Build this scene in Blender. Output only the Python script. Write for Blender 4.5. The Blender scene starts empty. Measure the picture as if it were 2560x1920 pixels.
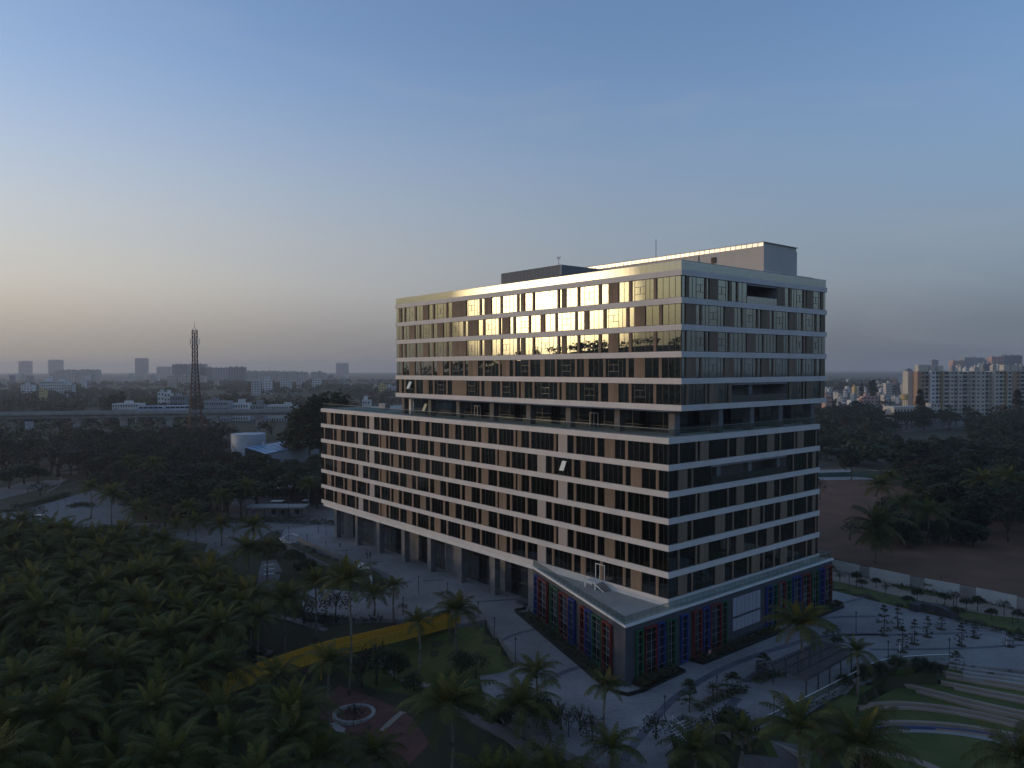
import bpy, bmesh, math, random
import numpy as np
from mathutils import Vector, Matrix

# ------------------------------------------------------------------ camera, sky, sun, exposure
sc = bpy.context.scene
COL = sc.collection
RAD = math.radians
HC = 42.93                     # camera height above the plaza paving
F_PX, PITCH, ROLL = 1909.689, -0.0203, -0.0023
cam = bpy.data.cameras.new('camera')
cam_ob = bpy.data.objects.new('camera', cam); COL.objects.link(cam_ob); sc.camera = cam_ob
cam.sensor_width = 36.0; cam.lens = 36.0 * F_PX / 2560.0
cam.clip_start = 0.5; cam.clip_end = 40000.0
cam_ob.location = (0, 0, HC)
cam_ob.rotation_euler = (Matrix.Rotation(math.pi / 2 + PITCH, 4, 'X') @ Matrix.Rotation(ROLL, 4, 'Z')).to_euler()

SUN = Vector((-.9916, .1362, .0857)).normalized()
world = bpy.data.worlds.new("World"); sc.world = world; world.use_nodes = True
wn = world.node_tree; bg = wn.nodes['Background']
EXPO = 0.93
SKY_STR = 0.12
def wnode(t, **k):
    n = wn.nodes.new(t)
    for a, b in k.items(): setattr(n, a, b)
    return n
def wmath(op, a, b=None, c=None, clamp=False):
    n = wnode('ShaderNodeMath', operation=op, use_clamp=clamp)
    for i, v in enumerate((a, b, c)):
        if v is None: continue
        if isinstance(v, (int, float)): n.inputs[i].default_value = v
        else: wn.links.new(v, n.inputs[i])
    return n.outputs[0]
sky = wnode('ShaderNodeTexSky', sky_type='NISHITA', sun_disc=False)
sky.sun_elevation = math.asin(SUN.z); sky.sun_rotation = math.atan2(SUN.x, SUN.y)
sky.altitude = 900; sky.air_density = 1.0; sky.dust_density = 1.0; sky.ozone_density = 1.6
tc = wnode('ShaderNodeTexCoord')
nrm = wnode('ShaderNodeVectorMath', operation='NORMALIZE'); wn.links.new(tc.outputs['Generated'], nrm.inputs[0])
sep = wnode('ShaderNodeSeparateXYZ'); wn.links.new(nrm.outputs[0], sep.inputs[0])
dot = wnode('ShaderNodeVectorMath', operation='DOT_PRODUCT'); wn.links.new(nrm.outputs[0], dot.inputs[0]); dot.inputs[1].default_value = SUN
zc = wmath('MAXIMUM', sep.outputs[2], 0.0)
s01 = wmath('MULTIPLY_ADD', dot.outputs['Value'], .5, .5, clamp=True)
K = 1.0 / (SKY_STR * 2 ** EXPO)
ramp = wnode('ShaderNodeValToRGB')
stops = [(0.0, (.19, .235, .30)), (.295, (.205, .246, .308)), (.52, (.30, .315, .345)), (.69, (.44, .418, .407)), (.835, (.617, .552, .479)),
         (.93, (.70, .61, .49)), (.975, (.70, .61, .45)), (.9924, (.72, .60, .40)), (.9978, (1.0, .72, .38)), (.99955, (2.0, 1.35, .62)), (1.0, (14, 10, 5.5))]
el = ramp.color_ramp.elements
while len(el) < len(stops): el.new(.5)
for e, (p, c) in zip(el, stops): e.position = p; e.color = (c[0] * K, c[1] * K, c[2] * K, 1)
wn.links.new(s01, ramp.inputs[0])
# dusty air low down, thinning with height
fz = wnode('ShaderNodeMapRange', interpolation_type='SMOOTHSTEP'); wn.links.new(zc, fz.inputs[0])
fz.inputs[1].default_value = .02; fz.inputs[2].default_value = .42; fz.inputs[3].default_value = 1.0; fz.inputs[4].default_value = 0.10
dz = wnode('ShaderNodeMapRange', interpolation_type='SMOOTHSTEP'); wn.links.new(zc, dz.inputs[0])
dz.inputs[1].default_value = .0; dz.inputs[2].default_value = .115; dz.inputs[3].default_value = .60; dz.inputs[4].default_value = 1.0
tint = wnode('ShaderNodeMix', data_type='RGBA', blend_type='MULTIPLY'); tint.inputs['Factor'].default_value = 1
wn.links.new(sky.outputs[0], tint.inputs['A']); tint.inputs['B'].default_value = (1.0, 1.12, 1.42, 1)
mixs = wnode('ShaderNodeMix', data_type='RGBA'); wn.links.new(fz.outputs[0], mixs.inputs['Factor'])
wn.links.new(tint.outputs['Result'], mixs.inputs['A']); wn.links.new(ramp.outputs[0], mixs.inputs['B'])
dim = wnode('ShaderNodeMix', data_type='RGBA', blend_type='MULTIPLY'); dim.inputs['Factor'].default_value = 1
wn.links.new(mixs.outputs['Result'], dim.inputs['A']); wn.links.new(dz.outputs[0], dim.inputs['B'])
# thin cirrus wisps
cmap = wnode('ShaderNodeMapping'); wn.links.new(nrm.outputs[0], cmap.inputs[0]); cmap.inputs['Scale'].default_value = (1.6, 2.2, 9.0); cmap.inputs['Rotation'].default_value = (0, .25, .1)
cno = wnode('ShaderNodeTexNoise'); cno.inputs['Scale'].default_value = 1.7; cno.inputs['Detail'].default_value = 7; cno.inputs['Distortion'].default_value = .7
wn.links.new(cmap.outputs[0], cno.inputs[0])
cr = wnode('ShaderNodeMapRange'); wn.links.new(cno.outputs[0], cr.inputs[0])
cr.inputs[1].default_value = .52; cr.inputs[2].default_value = .80; cr.inputs[3].default_value = 0; cr.inputs[4].default_value = .16
cir = wnode('ShaderNodeMix', data_type='RGBA'); wn.links.new(cr.outputs[0], cir.inputs['Factor'])
wn.links.new(dim.outputs['Result'], cir.inputs['A']); cir.inputs['B'].default_value = (.46 * K, .47 * K, .50 * K, 1)
wn.links.new(cir.outputs['Result'], bg.inputs[0]); bg.inputs[1].default_value = SKY_STR

sun_l = bpy.data.lights.new('sun', 'SUN'); sun_l.energy = 0.42; sun_l.angle = RAD(0.6); sun_l.color = (1.0, .74, .50)
sun_ob = bpy.data.objects.new('sun', sun_l); COL.objects.link(sun_ob)
sun_ob.rotation_euler = SUN.to_track_quat('Z', 'Y').to_euler(); sun_ob.location = (-200, 50, 120)
sc.view_settings.view_transform = 'Standard'; sc.view_settings.look = 'None'
sc.view_settings.exposure = EXPO; sc.view_settings.gamma = 1.0; sc.view_settings.use_curve_mapping = False
sc.render.engine = 'CYCLES'
cy = sc.cycles
cy.max_bounces = 7; cy.diffuse_bounces = 3; cy.glossy_bounces = 3; cy.transmission_bounces = 4; cy.transparent_max_bounces = 10; cy.volume_bounces = 0
cy.use_denoising = True; cy.caustics_reflective = False; cy.caustics_refractive = False
cy.sample_clamp_indirect = 4.0

# ------------------------------------------------------------------ photo survey: pixel of the 2560 x 1920 photo -> place in the world
YAW, BX, BY = 0.6938, 25.0339, 112.9601       # main building: heading and corner
def ray(x, y):
    u, v = x - 1280, y - 960
    cr_, sr_ = math.cos(ROLL), math.sin(ROLL)
    u, v = cr_ * u + sr_ * v, -sr_ * u + cr_ * v
    c, s = math.cos(PITCH), math.sin(PITCH)
    a, b = 1.0, -v / F_PX
    return (u / F_PX, c * a - s * b, s * a + c * b)
def G(x, y, z=0.0):
    d = ray(x, y); t = (z - HC) / d[2]
    return Vector((d[0] * t, d[1] * t, z))
def AT(x, y, D):
    d = ray(x, y); t = D / d[1]
    return Vector((d[0] * t, D, HC + d[2] * t))
def locb(p):
    dx, dy = p[0] - BX, p[1] - BY; c, s = math.cos(YAW), math.sin(YAW)
    return (c * dx + s * dy, -s * dx + c * dy)
def worb(x, y, z=0.0):
    c, s = math.cos(YAW), math.sin(YAW)
    return Vector((BX + c * x - s * y, BY + s * x + c * y, z))
def on_plane(px, py, p0, p1):
    """photo pixel -> (distance along the wall p0-p1, height) on a vertical wall through world points p0, p1"""
    d = ray(px, py); e = (p1 - p0).xy.normalized(); n = Vector((-e.y, e.x))
    t = (p0.xy.dot(n)) / (d[0] * n.x + d[1] * n.y)
    q = Vector((d[0] * t, d[1] * t)); return (q - p0.xy).dot(e), HC + d[2] * t

# ------------------------------------------------------------------ object helpers
def tag(o, label=None, cat=None, group=None, kind=None):
    if label: o['label'] = label
    if cat: o['category'] = cat
    if group: o['group'] = group
    if kind: o['kind'] = kind
    return o
def thing(name, label, cat, loc=(0, 0, 0), rz=0.0, group=None):
    o = bpy.data.objects.new(name, None); o.empty_display_size = .5; COL.objects.link(o)
    o.location = loc; o.rotation_euler = (0, 0, rz)
    return tag(o, label, cat, group)
def put(name, mesh, parent=None, loc=(0, 0, 0), rot=(0, 0, 0), scale=(1, 1, 1)):
    o = bpy.data.objects.new(name, mesh); COL.objects.link(o)
    o.location = loc; o.rotation_euler = rot; o.scale = scale if hasattr(scale, '__len__') else (scale,) * 3
    if parent is not None: o.parent = parent
    return o
class MB:
    def __init__(s): s.v = []; s.f = []
    def quad(s, a, b, c, d):
        n = len(s.v); s.v += [tuple(a), tuple(b), tuple(c), tuple(d)]; s.f.append((n, n + 1, n + 2, n + 3)); return s
    def tri(s, a, b, c):
        n = len(s.v); s.v += [tuple(a), tuple(b), tuple(c)]; s.f.append((n, n + 1, n + 2)); return s
    def box(s, x0, x1, y0, y1, z0, z1, M=None):
        n = len(s.v)
        p = [(x, y, z) for z in (z0, z1) for x, y in ((x0, y0), (x1, y0), (x1, y1), (x0, y1))]
        if M is not None: p = [tuple(M @ Vector(q)) for q in p]
        s.v += p
        s.f += [(n, n + 3, n + 2, n + 1), (n + 4, n + 5, n + 6, n + 7)] + [(n + i, n + (i + 1) % 4, n + 4 + (i + 1) % 4, n + 4 + i) for i in range(4)]
        return s
    def prism(s, poly, z0, z1, top=True, bottom=False):
        a = sum(poly[i][0] * poly[(i + 1) % len(poly)][1] - poly[(i + 1) % len(poly)][0] * poly[i][1] for i in range(len(poly)))
        if a < 0: poly = poly[::-1]
        n = len(s.v); k = len(poly)
        s.v += [(p[0], p[1], z0) for p in poly] + [(p[0], p[1], z1) for p in poly]
        s.f += [(n + i, n + (i + 1) % k, n + k + (i + 1) % k, n + k + i) for i in range(k)]
        if top: s.f.append(tuple(range(n + k, n + 2 * k)))
        if bottom: s.f.append(tuple(range(n + k - 1, n - 1, -1)))
        return s
    def sheet(s, poly, z):
        a = sum(poly[i][0] * poly[(i + 1) % len(poly)][1] - poly[(i + 1) % len(poly)][0] * poly[i][1] for i in range(len(poly)))
        if a < 0: poly = poly[::-1]
        n = len(s.v); s.v += [(p[0], p[1], z) for p in poly]; s.f.append(tuple(range(n, n + len(poly)))); return s
    def tube(s, pts, r, k=6, r1=None, cap=True):
        pts = [Vector(p) for p in pts]; n0 = len(s.v); m = len(pts)
        for i, p in enumerate(pts):
            d = (pts[min(i + 1, m - 1)] - pts[max(i - 1, 0)]).normalized()
            u = d.cross(Vector((0, 0, 1)));  u = u.normalized() if u.length > 1e-3 else Vector((1, 0, 0)); w = d.cross(u)
            rr = r if r1 is None else r + (r1 - r) * i / (m - 1)
            for j in range(k):
                a = 2 * math.pi * j / k; s.v.append(tuple(p + u * (rr * math.cos(a)) + w * (rr * math.sin(a))))
        for i in range(m - 1):
            for j in range(k):
                a, b = n0 + i * k + j, n0 + i * k + (j + 1) % k; s.f.append((a, a + k, b + k, b))
        if cap: s.f.append(tuple(n0 + j for j in range(k))); s.f.append(tuple(n0 + (m - 1) * k + j for j in range(k - 1, -1, -1)))
        return s
    def lathe(s, prof, k=16, c=(0, 0)):
        n0 = len(s.v)
        for r, z in prof:
            for j in range(k):
                a = 2 * math.pi * j / k; s.v.append((c[0] + r * math.cos(a), c[1] + r * math.sin(a), z))
        for i in range(len(prof) - 1):
            for j in range(k):
                a, b = n0 + i * k + j, n0 + i * k + (j + 1) % k; s.f.append((a, b, b + k, a + k))
        return s
    def wall(s, pts, w, z0, z1):
        """a wall of thickness w along a polyline; z0/z1 may be lists"""
        pts = [Vector((p[0], p[1], 0)) for p in pts]; m = len(pts)
        Z0 = z0 if hasattr(z0, '__len__') else [z0] * m; Z1 = z1 if hasattr(z1, '__len__') else [z1] * m
        n0 = len(s.v)
        for i, p in enumerate(pts):
            d = (pts[min(i + 1, m - 1)] - pts[max(i - 1, 0)]).normalized(); nn = Vector((-d.y, d.x, 0)) * (w / 2)
            for q, z in ((p - nn, Z0[i]), (p + nn, Z0[i]), (p + nn, Z1[i]), (p - nn, Z1[i])): s.v.append((q.x, q.y, z))
        for i in range(m - 1):
            a = n0 + 4 * i
            for j in range(4): s.f.append((a + j, a + 4 + j, a + 4 + (j + 1) % 4, a + (j + 1) % 4))
        s.f.append((n0, n0 + 1, n0 + 2, n0 + 3)); s.f.append(tuple(n0 + 4 * (m - 1) + j for j in (3, 2, 1, 0)))
        return s
    def mesh(s, name, mat, smooth=False):
        me = bpy.data.meshes.new(name); me.from_pydata(s.v, [], s.f)
        for m in (mat if isinstance(mat, (list, tuple)) else [mat]): me.materials.append(m)
        if smooth: me.polygons.foreach_set('use_smooth', [True] * len(me.polygons))
        me.update(); return me
    def build(s, name, mat, parent=None, kind=None, label=None, smooth=False, loc=(0, 0, 0), rz=0.0):
        o = put(name, s.mesh(name, mat, smooth), parent, loc, (0, 0, rz)); return tag(o, label, None, None, kind)
def resample(pts, n):
    P = np.array([[float(c) for c in p] for p in pts]); d = np.r_[0, np.cumsum(np.linalg.norm(np.diff(P, axis=0), axis=1))]
    t = np.linspace(0, d[-1], n); return [Vector([np.interp(q, d, P[:, k]) for k in range(P.shape[1])]) for q in t]
def smooth_line(pts, n, it=2):
    P = np.array([[float(c) for c in p] for p in pts])
    for _ in range(it):
        Q = [P[0]]
        for i in range(len(P) - 1): Q += [P[i] * .75 + P[i + 1] * .25, P[i] * .25 + P[i + 1] * .75]
        Q.append(P[-1]); P = np.array(Q)
    return resample(P, n)

# ------------------------------------------------------------------ materials
def mat(name, col, rough=.8, var=0.0, vscale=1.0, bump=0.0, bscale=20.0, metal=0.0, spec=.3, col2=None, rnd=0.0, trans=0.0, detail=4, coords='Object', thresh=None):
    m = bpy.data.materials.new(name); m.use_nodes = True; nt = m.node_tree; b = nt.nodes['Principled BSDF']
    b.inputs['Roughness'].default_value = rough; b.inputs['Metallic'].default_value = metal; b.inputs['Specular IOR Level'].default_value = spec
    c = (*col, 1); b.inputs['Base Color'].default_value = c
    src = None
    tcn = nt.nodes.new('ShaderNodeTexCoord') if (var or bump or col2) else None
    if coords == 'World' and tcn is not None:
        tcn = nt.nodes.new('ShaderNodeNewGeometry'); co = tcn.outputs['Position']
    elif tcn is not None: co = tcn.outputs['Object']
    if var or col2:
        n = nt.nodes.new('ShaderNodeTexNoise'); n.inputs['Scale'].default_value = vscale; n.inputs['Detail'].default_value = detail; nt.links.new(co, n.inputs[0])
        mx = nt.nodes.new('ShaderNodeMix'); mx.data_type = 'RGBA'
        mr = nt.nodes.new('ShaderNodeMapRange'); nt.links.new(n.outputs[0], mr.inputs[0])
        lo, hi = thresh or (.32, .68)
        mr.inputs[1].default_value = lo; mr.inputs[2].default_value = hi; nt.links.new(mr.outputs[0], mx.inputs['Factor'])
        c2 = col2 or tuple(min(1, v * (1 + var)) for v in col); c1 = col if col2 else tuple(v * (1 - var) for v in col)
        mx.inputs['A'].default_value = (*c1, 1); mx.inputs['B'].default_value = (*c2, 1); src = mx.outputs['Result']
    if rnd:
        oi = nt.nodes.new('ShaderNodeObjectInfo'); hs = nt.nodes.new('ShaderNodeHueSaturation')
        mr = nt.nodes.new('ShaderNodeMapRange'); nt.links.new(oi.outputs['Random'], mr.inputs[0]); mr.inputs[3].default_value = 1 - rnd; mr.inputs[4].default_value = 1 + rnd
        mh = nt.nodes.new('ShaderNodeMapRange'); nt.links.new(oi.outputs['Random'], mh.inputs[0]); mh.inputs[3].default_value = .5 + rnd * .05; mh.inputs[4].default_value = .5 - rnd * .05
        nt.links.new(mr.outputs[0], hs.inputs['Value']); nt.links.new(mh.outputs[0], hs.inputs['Hue'])
        if src: nt.links.new(src, hs.inputs['Color'])
        else: hs.inputs['Color'].default_value = c
        src = hs.outputs[0]
    if src: nt.links.new(src, b.inputs['Base Color'])
    if bump:
        n2 = nt.nodes.new('ShaderNodeTexNoise'); n2.inputs['Scale'].default_value = bscale; n2.inputs['Detail'].default_value = 3; nt.links.new(co, n2.inputs[0])
        bp = nt.nodes.new('ShaderNodeBump'); bp.inputs['Strength'].default_value = bump; bp.inputs['Distance'].default_value = .05
        nt.links.new(n2.outputs[0], bp.inputs['Height']); nt.links.new(bp.outputs[0], b.inputs['Normal'])
    if trans:
        out = nt.nodes['Material Output']; tr = nt.nodes.new('ShaderNodeBsdfTranslucent')
        if src: nt.links.new(src, tr.inputs[0])
        else: tr.inputs[0].default_value = c
        ms = nt.nodes.new('ShaderNodeMixShader'); ms.inputs[0].default_value = trans
        nt.links.new(b.outputs[0], ms.inputs[1]); nt.links.new(tr.outputs[0], ms.inputs[2]); nt.links.new(ms.outputs[0], out.inputs[0])
    return m
def glass_mat(name, refl, tintc, gloss=(.9, .93, .92), rough=.01, power=1.0, wav=0.0):
    """coated pane: mirror share grows towards grazing, the rest is tinted see-through"""
    m = bpy.data.materials.new(name); m.use_nodes = True; nt = m.node_tree; nt.nodes.clear()
    out = nt.nodes.new('ShaderNodeOutputMaterial'); ms = nt.nodes.new('ShaderNodeMixShader')
    gl = nt.nodes.new('ShaderNodeBsdfGlossy'); gl.inputs['Color'].default_value = (*gloss, 1); gl.inputs['Roughness'].default_value = rough
    tr = nt.nodes.new('ShaderNodeBsdfTransparent'); tr.inputs[0].default_value = (*tintc, 1)
    lw = nt.nodes.new('ShaderNodeLayerWeight'); lw.inputs[0].default_value = .5
    pw = nt.nodes.new('ShaderNodeMath'); pw.operation = 'POWER'; nt.links.new(lw.outputs['Facing'], pw.inputs[0]); pw.inputs[1].default_value = 3.5
    mr = nt.nodes.new('ShaderNodeMapRange'); nt.links.new(pw.outputs[0], mr.inputs[0]); mr.inputs[3].default_value = refl; mr.inputs[4].default_value = .95
    nt.links.new(mr.outputs[0], ms.inputs[0]); nt.links.new(tr.outputs[0], ms.inputs[1]); nt.links.new(gl.outputs[0], ms.inputs[2]); nt.links.new(ms.outputs[0], out.inputs[0])
    if wav:
        oi = nt.nodes.new('ShaderNodeObjectInfo'); tcn = nt.nodes.new('ShaderNodeNewGeometry')
        n2 = nt.nodes.new('ShaderNodeTexNoise'); n2.inputs['Scale'].default_value = .5; n2.inputs['Detail'].default_value = 1; nt.links.new(tcn.outputs['Position'], n2.inputs[0])
        bp = nt.nodes.new('ShaderNodeBump'); bp.inputs['Strength'].default_value = wav; bp.inputs['Distance'].default_value = .02
        nt.links.new(n2.outputs[0], bp.inputs['Height']); nt.links.new(bp.outputs[0], gl.inputs['Normal'])
    return m
def paver_mat(name, c1, c2, mortar, scale, rot=0.0, bw=.6, rh=.3):
    m = bpy.data.materials.new(name); m.use_nodes = True; nt = m.node_tree; b = nt.nodes['Principled BSDF']; b.inputs['Roughness'].default_value = .75; b.inputs['Specular IOR Level'].default_value = .25
    ge = nt.nodes.new('ShaderNodeNewGeometry'); mp = nt.nodes.new('ShaderNodeMapping'); mp.inputs['Rotation'].default_value = (0, 0, rot); nt.links.new(ge.outputs['Position'], mp.inputs[0])
    br = nt.nodes.new('ShaderNodeTexBrick'); nt.links.new(mp.outputs[0], br.inputs[0]); br.inputs['Scale'].default_value = scale
    br.inputs['Color1'].default_value = (*c1, 1); br.inputs['Color2'].default_value = (*c2, 1); br.inputs['Mortar'].default_value = (*mortar, 1)
    br.inputs['Mortar Size'].default_value = .012; br.inputs['Brick Width'].default_value = bw; br.inputs['Row Height'].default_value = rh
    no = nt.nodes.new('ShaderNodeTexNoise'); no.inputs['Scale'].default_value = .09; no.inputs['Detail'].default_value = 6; nt.links.new(mp.outputs[0], no.inputs[0])
    mr = nt.nodes.new('ShaderNodeMapRange'); nt.links.new(no.outputs[0], mr.inputs[0]); mr.inputs[1].default_value = .3; mr.inputs[2].default_value = .7; mr.inputs[3].default_value = .72; mr.inputs[4].default_value = 1.22
    mx = nt.nodes.new('ShaderNodeMix'); mx.data_type = 'RGBA'; mx.blend_type = 'MULTIPLY'; mx.inputs['Factor'].default_value = 1
    nt.links.new(br.outputs[0], mx.inputs['A']); nt.links.new(mr.outputs[0], mx.inputs['B']); nt.links.new(mx.outputs['Result'], b.inputs['Base Color'])
    return m
M = dict(
    band=mat('cream_cladding', (.60, .57, .54), .6, .06, .25, bump=.1, bscale=3),
    groove=mat('plain_grey', (.25, .24, .23), .8),  # one even grey, for the parapet backing and stair steps
    panel=mat('tan_wood_panel', (.20, .145, .10), .6, .14, 1.2, rnd=.13, spec=.12),
    louvre=mat('grey_louvre', (.36, .32, .30), .5, .05, 2.0),
    mullion=mat('dark_mullion', (.035, .037, .04), .4),
    slab=mat('interior_grey', (.10, .10, .105), .8, .15, .3),
    core=mat('interior_core', (.13, .125, .12), .8, .2, .2),
    soffit=mat('soffit', (.17, .17, .17), .8, .1, .4),
    column=mat('stone_column', (.145, .145, .15), .7, .18, .7),
    podium=mat('dark_stucco', (.062, .066, .078), .85, .14, .5, bump=.3, bscale=14),
    deck=mat('terrace_tiles', (.33, .32, .29), .75, .12, .22),
    coping=mat('white_coping', (.62, .62, .60), .6, .06, .6),
    white=mat('white_paint', (.70, .70, .68), .55, .05, .5),
    penthouse=mat('cream_render', (.50, .46, .41), .8, .05, .3),
    tiles=mat('cap_sheet_metal', (.86, .80, .70), .38, .04, 1.0, metal=.9),
    red=mat('red_metal', (.15, .024, .022), .55, .08, .6), blue=mat('blue_metal', (.016, .042, .19), .55, .08, .6), green=mat('green_metal', (.022, .10, .052), .55, .08, .6),
    steel=mat('grey_steel', (.22, .23, .24), .45, .08, .8, metal=.3),
    dsteel=mat('dark_steel', (.05, .055, .065), .5, .1, .8),
    asphalt=mat('asphalt', (.15, .148, .143), .85, .12, .3, coords='World'),
    concrete=mat('concrete', (.30, .29, .275), .85, .14, .35, coords='World'),
    paint=mat('road_paint', (.62, .62, .60), .7, .12, 2.0),
    grass=mat('lawn_grass', (.060, .085, .022), .95, 0, .22, col2=(.11, .12, .035), coords='World', bump=.6, bscale=2.5, detail=8),
    soil=mat('soil', (.035, .036, .018), .95, 0, .06, col2=(.065, .058, .03), coords='World', bump=.5, bscale=1.0, detail=8),
    redearth=mat('red_earth', (.105, .055, .032), .95, 0, .11, col2=(.17, .088, .052), coords='World', bump=.6, bscale=.8, detail=9),
    tan=mat('tan_path', (.29, .235, .185), .9, .10, .3, coords='World'),
    yellow=mat('yellow_paint', (.50, .285, .028), .5, .12, .5),
    leaf=mat('leaf', (.032, .046, .017), .6, 0, .55, col2=(.062, .078, .026), rnd=.22, trans=.22, spec=.25),
    leafd=mat('leaf_dark', (.028, .034, .018), .65, 0, .4, col2=(.052, .055, .026), rnd=.25, trans=.18, spec=.2),
    leafy=mat('leaf_bright', (.06, .075, .018), .55, 0, .8, col2=(.10, .11, .025), rnd=.15, trans=.3, spec=.25),
    leafb=mat('leaf_brown', (.055, .040, .024), .7, 0, .4, col2=(.080, .062, .034), rnd=.2, trans=.15, spec=.2),
    frond=mat('palm_frond', (.058, .066, .019), .6, 0, .8, col2=(.105, .110, .032), rnd=.3, trans=.3, spec=.12),
    frondy=mat('palm_frond_young', (.085, .092, .022), .6, 0, .9, col2=(.14, .13, .03), rnd=.25, trans=.35, spec=.12),
    frondd=mat('palm_frond_dry', (.15, .095, .045), .6, 0, .9, col2=(.22, .15, .075), rnd=.2, trans=.2, spec=.2),
    trunk=mat('bark', (.085, .07, .055), .9, .25, 3.0), ptrunk=mat('palm_trunk', (.16, .14, .115), .85, .22, 2.5),
    skin=mat('skin', (.22, .12, .075), .6), hair=mat('hair', (.012, .01, .009), .6),
    shirt=mat('pale_shirt', (.55, .53, .50), .8), shirtd=mat('dark_shirt', (.03, .032, .04), .8), trousers=mat('dark_trousers', (.018, .019, .025), .85), bluecloth=mat('blue_shirt', (.16, .22, .55), .8),
    blackp=mat('black_panel', (.012, .012, .013), .5),
    blueroof=mat('blue_sheet_roof', (.16, .30, .46), .45, .10, .25, metal=.1),
    tank=mat('tank_paint', (.42, .44, .48), .6, .18, .15), rust=mat('painted_steel_red', (.11, .055, .04), .7, .2, 1.0),
    bcream=mat('cream_block', (.50, .46, .40), .8, .05, .1), borange=mat('terracotta_block', (.36, .24, .17), .8, .06, .1), bgrey=mat('grey_block', (.26, .265, .28), .85, .06, .1, rnd=.25),
    bwhite=mat('white_block', (.56, .55, .53), .8, .08, .1, rnd=.2), bpink=mat('pink_block', (.48, .31, .26), .8, .06, .1), byellow=mat('yellow_block', (.56, .42, .19), .8, .06, .1),
    window=mat('window_dark', (.035, .04, .05), .15, spec=.5), netting=mat('green_netting', (.07, .13, .11), .9, .2, .4),
    ochre=mat('ochre_tank', (.46, .34, .14), .75, .1, .2), carpaint=mat('silver_car', (.45, .46, .48), .3, metal=.4), tyre=mat('tyre', (.015, .015, .015), .8), lampglass=mat('lamp_glass', (.65, .65, .62), .3),
    shadeglass=glass_mat('balustrade_glass', .10, (.84, .88, .86), (.8, .9, .85)),
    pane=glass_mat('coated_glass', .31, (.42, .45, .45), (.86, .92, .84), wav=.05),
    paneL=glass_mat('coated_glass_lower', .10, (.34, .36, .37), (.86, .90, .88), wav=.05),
    parapet=glass_mat('parapet_glass', .34, (.45, .48, .48), (.80, .84, .82), rough=.03),
    lobby=glass_mat('lobby_glass', .10, (.58, .62, .64), (.86, .92, .92)),
    screen=mat('screen_panel', (.17, .18, .185), .7, .08, .3, spec=.1),
)
M['paver'] = paver_mat('plaza_pavers', (.205, .20, .20), (.265, .26, .255), (.14, .138, .138), 1.0, .35, .62, .22)
M['paverb'] = paver_mat('brown_pavers', (.15, .13, .125), (.20, .175, .165), (.10, .09, .09), 1.0, .2, .5, .25)
M['strip'] = paver_mat('dark_strip_paving', (.085, .09, .11), (.125, .13, .15), (.05, .05, .06), 1.0, .9, .9, .6)
# ------------------------------------------------------------------ the office building (local axes: x along the right face, y along the long left face)
def lplane(px, py, axis, c):
    d = ray(px, py); cs, s = math.cos(YAW), math.sin(YAW)
    dl = (cs * d[0] + s * d[1], -s * d[0] + cs * d[1]); o = locb((0, 0))
    t = (c - o[axis]) / dl[axis]; return o[1 - axis] + t * dl[1 - axis], HC + d[2] * t
bld = thing('office_building', 'long glass office block with white floor bands above a dark podium with coloured window boxes', 'building', (BX, BY, 0), YAW)
def part(mb, name, m, kind=None, label=None): return mb.build(name, M[m] if isinstance(m, str) else m, bld, kind, label)
UX, UY = 42.14, 80.59
LX0, LX1, LY0, LY1 = -3.23, 39.42, -.26, 112.26
U_TOP = [57.54, 53.42, 49.42, 45.42, 41.42, 37.42]; L_TOP = [32.76, 28.84, 24.92, 21.0, 17.08, 13.15, 9.23]; BH = .87
def band(x0, x1, y0, y1, z, h=BH):
    e = .14; a = MB(); g = h * .46
    a.box(x0 - e, x1 + e, y0 - e, y1 + e, z - h, z - h + g); a.box(x0 - e + .03, x1 + e - .03, y0 - e + .03, y1 + e - .03, z - h + g, z - h + g + .05)
    a.box(x0 - e, x1 + e, y0 - e, y1 + e, z - h + g + .05, z)
    o = part(a, 'floor_band', 'band')
for z in U_TOP: band(0, UX, 0, UY, z)
for z in L_TOP: band(LX0, LX1, LY0, LY1, z)
fl = MB()
for tops, (x0, x1, y0, y1) in ((U_TOP, (0, UX, 0, UY)), (L_TOP, (LX0, LX1, LY0, LY1))):
    for i, z in enumerate(tops):
        if z > 57 or z == 32.76: pass
        else: fl.box(x0 + .5, x1 - .5, y0 + .5, y1 - .5, z + .004, z + .06)
        if z not in (37.42, 9.23): fl.box(x0 + .35, x1 - .35, y0 + .35, y1 - .35, z - BH - .22, z - BH - .006)
part(fl, 'interior_slab', 'slab')  # dark boards added over floors and ceilings so the rooms look unlit
co = MB(); co.box(12, 30, 14, 66, 32.8, 57.0); co.box(8, 30, 12, 100, 9.3, 31.6); part(co, 'core_wall', 'core')
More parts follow.
